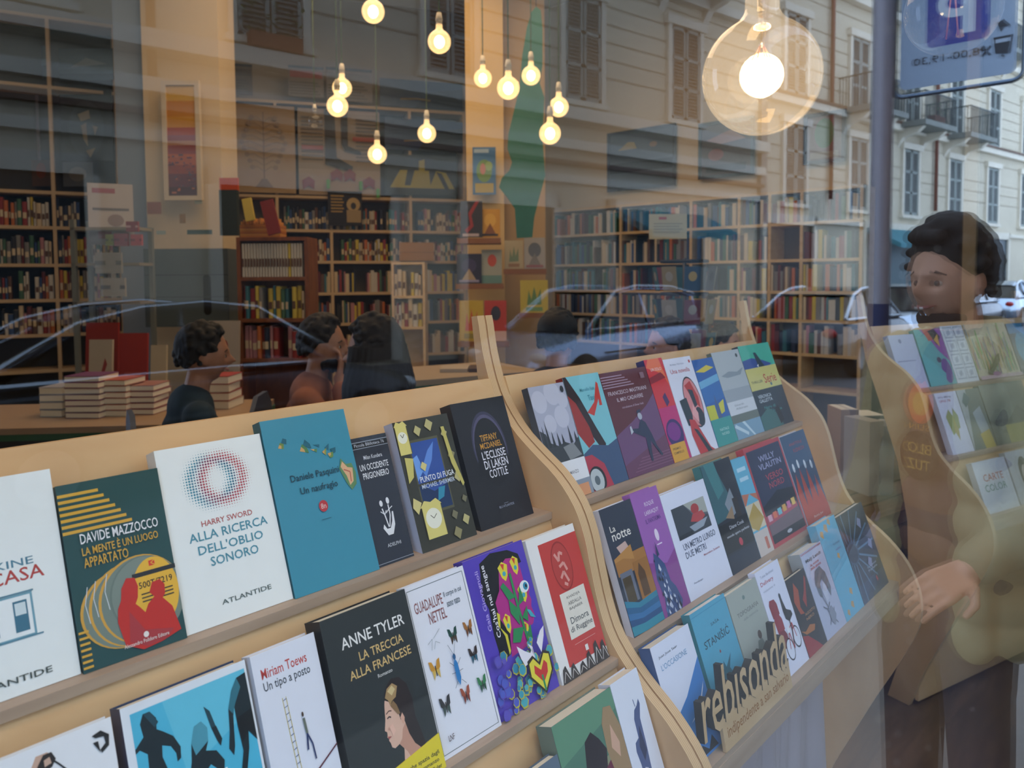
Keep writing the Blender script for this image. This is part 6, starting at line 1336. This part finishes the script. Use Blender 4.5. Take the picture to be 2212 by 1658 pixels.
# postcard spinner
p = at(1478, 700, 4.75)
g = empty('postcard_spinner', (p.x, p.y, 0), 'dark wire postcard spinner in front of the right bookcase', 'display stand')
K = mat('2a2f3c', .5, metal=.4)
MB().lathe([(.22, 0), (.22, .02), (.02, .04)], K).build('base', g); MB().tube([(0, 0, .03), (0, 0, 1.62)], .012, K).build('pole', g)
for z in (.80, 1.0, 1.2, 1.4, 1.6): MB().lathe([(.15, z-.01), (.155, z), (.15, z+.01)], K, seg=8, smooth=False).build('wire_tier', g)
r = random.Random(12)
for i, z in enumerate((.82, 1.02, 1.22, 1.42)):
    for k in range(8):
        q = 2*pi*k/8; c, s_ = cos(q), sin(q); col = r.choice(['8a7a5a', '3a5068', '6a2c3c', 'a08040', '4a4a58', '8a8478', '2f5a60', '9a4a50'])
        mb = MB().box(-.05, 0, 0, .05, .15, .004, mat(col, .6)); Art(mb, .1, .15, z=.0046, x0=-.05).e(50, 60, 26, 20, r.choice(['b89a60', '2a3040', '9a9488']))
        o = mb.build('postcard', None); o.matrix_world = Matrix.Translation((p.x, p.y, 0)) @ frame((c*.165, s_*.165, z), (-s_, c, 0), (c*.15, s_*.15, .98), (c*.98, s_*.98, -.15))
        tag(o, '%s postcard facing %s, %s tier of the dark spinner' % ({'8a7a5a': 'tan', '3a5068': 'slate blue', '6a2c3c': 'wine red', 'a08040': 'ochre', '4a4a58': 'dark grey', '8a8478': 'pale grey', '2f5a60': 'teal', '9a4a50': 'coral'}[col], ('right', 'back right', 'back', 'back left', 'left', 'front left', 'front', 'front right')[k], ('lowest', 'second', 'third', 'top')[i]), 'postcard', 'postcards on the %s tier' % ('lowest', 'second', 'third', 'top')[i])

# ------------------------------------------------------------------ tables
def table(px, py, d, lx, ly, rot, top, label, edge='2f5a3c'):
    v = at(px, py, d); g = empty('table', (v.x, v.y, 0), label, 'table'); g.rotation_euler = (0, 0, rot); z = v.z
    MB().box(-lx/2, -ly/2, z-.03, lx/2, ly/2, z, mat(top, .5, noise=.1)).build('tabletop', g); MB().box(-lx/2-.004, -ly/2-.004, z-.06, lx/2+.004, ly/2+.004, z-.031, mat(edge, .6)).build('table_edge', g)
    for x in (-1, 1):
        for y in (-1, 1): MB().box(x*(lx/2-.05)-.025, y*(ly/2-.05)-.025, 0, x*(lx/2-.05)+.025, y*(ly/2-.05)+.025, z-.061, mat('4a3a2c', .6)).build('leg', g)
    return g, z
t1, ZT = table(200, 893, 4.0, 1.7, .75, YAW-radians(90)+.1, 'a08468', 'long low book table with green edge on the left')
def pile(px0, px1, ytop, d, n, cols, lab, group='piles of books on the left table'):
    a, u, n_, w_, z0, z1 = slab(px0, ytop, px1, ytop+50, d, 0); H = z1-ZT; 
    for k in range(n):
        z = ZT+.001+H*k/n; c = cols[k % len(cols)]
        g = empty('piled_book', M=frame((a.x, a.y, z), u, -n_, (0, 0, 1)) @ Matrix.Rotation(.03*((k*7) % 5-2), 4, 'Z'), label='%s, %s' % (lab, 'topmost' if k == n-1 else NTH[k]+' from the bottom'), cat='book', group=group)
        t = H/n-.0015
        o = MB().box(0, 0, 0, w_, .2, .003, mat(c, .5)).box(0, 0, t-.003, w_, .2, t, mat(c, .5)).box(0, .198, .003, w_, .2, t-.003, mat(c, .5)).build('cover', g); o.matrix_parent_inverse = Matrix()
        o = MB().box(.002, .003, .003, w_-.002, .196, t-.003, PAGE).build('page_block', g); o.matrix_parent_inverse = Matrix()
pile(138, 214, 812, 3.85, 7, ['6a3a60', 'a8a094', '8a3f5a'], 'purple-edged book in the tall pile on the left table')
pile(219, 272, 820, 3.9, 6, ['b0a894', 'a8503c'], 'cream book in the pile beside the purple one')
pile(276, 332, 832, 3.95, 5, ['8f5a5c', 'a0706a', '7a4a58'], 'pinkish book in the third pile on the left table')
pile(452, 494, 812, 4.1, 4, ['b8a088', 'a03a34'], 'book in the pile between the two sitting men')
pile(84, 134, 836, 3.9, 4, ['8a98a4', '9a9aa0'], 'pale blue book in the pile at the table end')
for x0, y0, x1, y1, d, c, art, lab in ((180, 696, 250, 745, 4.6, '8a2620', None, 'dark red hardback standing at the back of the left table'), (254, 719, 314, 772, 4.5, '9a2c24', lambda a: a.r(20, 30, 80, 40, 'a84a40'), 'red box-like book standing on the left table'),
   (188, 733, 238, 778, 4.4, 'b0a490', lambda a: a.poly([(56, 30), (80, 60), (70, 70), (50, 40)], '8a3a38'), 'cream card with a red mark on the left table'), (447, 692, 514, 772, 4.9, 'a89c8e', lambda a: (a.e(50, 62, 14, 10, '8a3434'), a.r(20, 20, 80, 26, '8f8478')), 'pale book with a dark red dot standing on the left table'), (322, 745, 356, 778, 4.4, 'b8a98c', None, 'small cream book standing near the man in teal')):
    v = at((x0+x1)/2, y1, d); panel('standing_book', x0, y0, x1, y1+max(0, (v.z-ZT)*FPX/d), d, .02, c, art, lab, 'book', 'books standing on the left table', tilt=.1)
t2, ZT2 = table(970, 800, 4.4, .9, .6, YAW-radians(60), 'a39078', 'low table behind the nearest rack')
for k, (x0, x1, c, lab) in enumerate(((950, 1010, 'a89a88', 'pale open booklet on the table behind the nearest rack'), (1012, 1040, '4a3a34', 'small dark book on the table behind the nearest rack'))):
    a, u, n_, w_, _, _ = slab(x0, 790, x1, 800, 4.3, 0); o = MB().box(0, 0, 0, w_, .2, .02, mat(c, .6)).build('flat_book', M=frame((a.x, a.y, ZT2+.001), u, -n_, (0, 0, 1))); tag(o, lab, 'book')
# bench with books and bottles between the middle and far racks
v = at(1860, 1045, 3.35); ZB2 = v.z
g = empty('bench_shelf', (v.x, v.y, 0), 'dark wooden bench of planks between the middle and far racks', 'bench'); g.rotation_euler = (0, 0, radians(-12))
for k in range(5): MB().box(-.75, -.30+.12*k, ZB2-.05, .6, -.19+.12*k, ZB2, wood_mat('bench_wood', '#5c4634', '#7d654c', (1, 10, 10), 4)).build('plank', g)
for x in (-.7, .5): MB().box(x, -.28, 0, x+.06, .28, ZB2-.051, mat('3a2c22', .6)).build('bench_leg', g)
MB().box(-.75, -.30, ZB2-.16, .6, -.27, ZB2-.051, mat('4a382a', .6)).build('apron', g)
def on_bench(px, d): q = at(px, 1000, d); return Vector((q.x, q.y, ZB2+.001))
q = on_bench(1905, 3.2)
b = empty('plastic_bottle', q, 'clear plastic bottle with a white cap beside the far rack', 'bottle'); PL = clear_mat('plastic', (.86, .9, .95), .12, haze=(.6, .66, .78), hazefac=.35)
MB().lathe([(.001, 0), (.042, .002), (.045, .02), (.045, .20), (.040, .235), (.016, .275), (.014, .29)], PL, seg=24).build('bottle_body', b); MB().lathe([(.017, .285), (.017, .31), (.001, .312)], mat('d8dce4', .4), seg=16).build('cap', b)
for k, (px, d, w_, h_, c, lab, rz) in enumerate(((1815, 3.5, .05, .30, 'b89a7a', 'tan-spined book standing on the bench', 0), (1832, 3.5, .045, .30, '8a6a50', 'brown-spined book standing on the bench', 0), (1855, 3.5, .13, .27, '1c2c4a', 'navy book turned face-out on the bench', .1), (1878, 3.15, .07, .31, 'b8b4ae', 'tall white carton standing before the bottle', .3), (1790, 3.6, .10, .16, '1a1a1e', 'black pouch on the bench', .2))):
    q = on_bench(px, d); g = empty('bench_item', q, lab, 'book' if k < 3 else ('carton', 'pouch')[k-3]); g.name = 'upright_book' if k < 3 else ('carton', 'pouch')[k-3]; g.rotation_euler = (0, 0, YAW-radians(90)+rz)
    MB().box(0, 0, 0, w_, .15, h_, mat(c, .5)).build('cover' if k < 3 else 'shell', g); 
    if k < 3: MB().box(.004, -.001, .004, w_-.004, .0005, h_-.004, mat(c, .5)).box(.004, .004, h_, w_-.004, .146, h_+.0015, PAGE).build('page_block', g)
q = on_bench(1775, 3.2)
for k in range(4): o = MB().box(0, 0, 0, .22, .30, .012, mat(('a8a098', '8f8880', 'b4ac9c', '9a948c')[k], .7)).build('magazine', M=Matrix.Translation(q+Vector((0, 0, .013*k))) @ Matrix.Rotation(.2*k, 4, 'Z')); tag(o, ('lowest', 'second lowest', 'third', 'top')[k]+' magazine in the small pile on the bench', 'magazine', 'magazines on the bench')
# cloth hanging below the middle rack
CL_ = mat('a89fa6', .8, noise=.1, scale=6); m_ = MB(); nx, nz = 60, 12; vs = []
for j in range(nz+1):
    for i in range(nx+1):
        t = i/nx; s_ = j/nz; vs.append((1.40+.50*t+.06*s_*sin(t*7), .575+.022*s_*sin(t*23+1.2*s_)+.006*sin(t*57), .66-.65*s_))
m_.add(vs, [(j*(nx+1)+i, j*(nx+1)+i+1, (j+1)*(nx+1)+i+1, (j+1)*(nx+1)+i) for j in range(nz) for i in range(nx)], CL_, True)
o = m_.build('hanging_cloth'); so = o.modifiers.new('s', 'SOLIDIFY'); so.thickness = .003; tag(o, 'pale folded cloth hanging below the middle rack', 'cloth')
struct(MB().box(6.90, .0, 0, 6.97, .09, 4.6, mat('a8926c', .8)), 'trim_2', loc=(0, onp(2093, 600, (6.9, 0, 0), (1, 0, 0)).y-.04, 0))
# posters in the tall upper bays of the left bookcase
for x0, y0, x1, y1, c, art, lab in (
  (-60, 100, 108, 170, '3f5560', lambda a: (a.r(0, 40, 100, 60, '5a7078'), a.poly([(10, 50), (30, 90), (60, 60)], '8a8f84')), 'long teal picture on top shelf of far left bookcase'),
  (128, 105, 244, 172, '3a4c54', lambda a: (a.r(0, 20, 100, 40, '566a70'), a.poly([(20, 40), (50, 70), (90, 50)], '7a7f78')), 'short teal picture on the top shelf, beside the grey pilaster'),
  (-60, 194, 84, 345, '7d7680', lambda a: (a.l([(30, 70), (50, 40), (80, 44), (96, 80)], 1.5, '4a4a52'), [a.r(40+5*k, 84, 43+5*k, 94, '5a5560') for k in range(9)]), 'pale mauve poster with an arc in the far left bookcase'),
  (130, 196, 243, 346, '2e3638', lambda a: (a.e(50, 45, 34, 40, '3a4446'), a.poly([(34, 66), (56, 72), (58, 60), (40, 56)], 'a08f70'), a.poly([(40, 50), (50, 54), (52, 20), (44, 30)], 'a08f70'), a.poly([(62, 50), (72, 48), (66, 36)], 'a08f70'), a.poly([(48, 14), (66, 18), (56, 4)], 'a08f70')), 'dark poster with beige face shapes in the far left bookcase'),
  (66, 346, 112, 402, '5d4432', lambda a: a.e(50, 60, 24, 30, '7a3f2a'), 'small brown picture in the far left bookcase'), (136, 350, 200, 402, '5a5f60', lambda a: a.e(50, 50, 30, 30, '77736c'), 'small grey picture in the far left bookcase')):
    panel('poster', x0, y0, x1, y1, 6.75, .006, c, art, lab, 'poster', 'pictures in the far left bookcase')
# flecks of dust on the outside of the pane
r = random.Random(77); m_ = MB(); DM = mat('e6e2da', .8)
for k in range(230):
    px, py = r.uniform(900, 2212), r.uniform(0, 1658); v = onp(px, py, (0, GL-.0034, 0), (0, 1, 0)); q = r.uniform(.00006, .00022)*(v-CP).length/.15
    m_.add([(v.x-q, GL-.0034, v.z), (v.x, GL-.0034, v.z-q), (v.x+q, GL-.0034, v.z), (v.x, GL-.0034, v.z+q)], [(0, 1, 2, 3)], DM)
tag(m_.build('dust_specks'), 'tiny pale dust specks on the window pane', 'dust', None, 'stuff')
# done
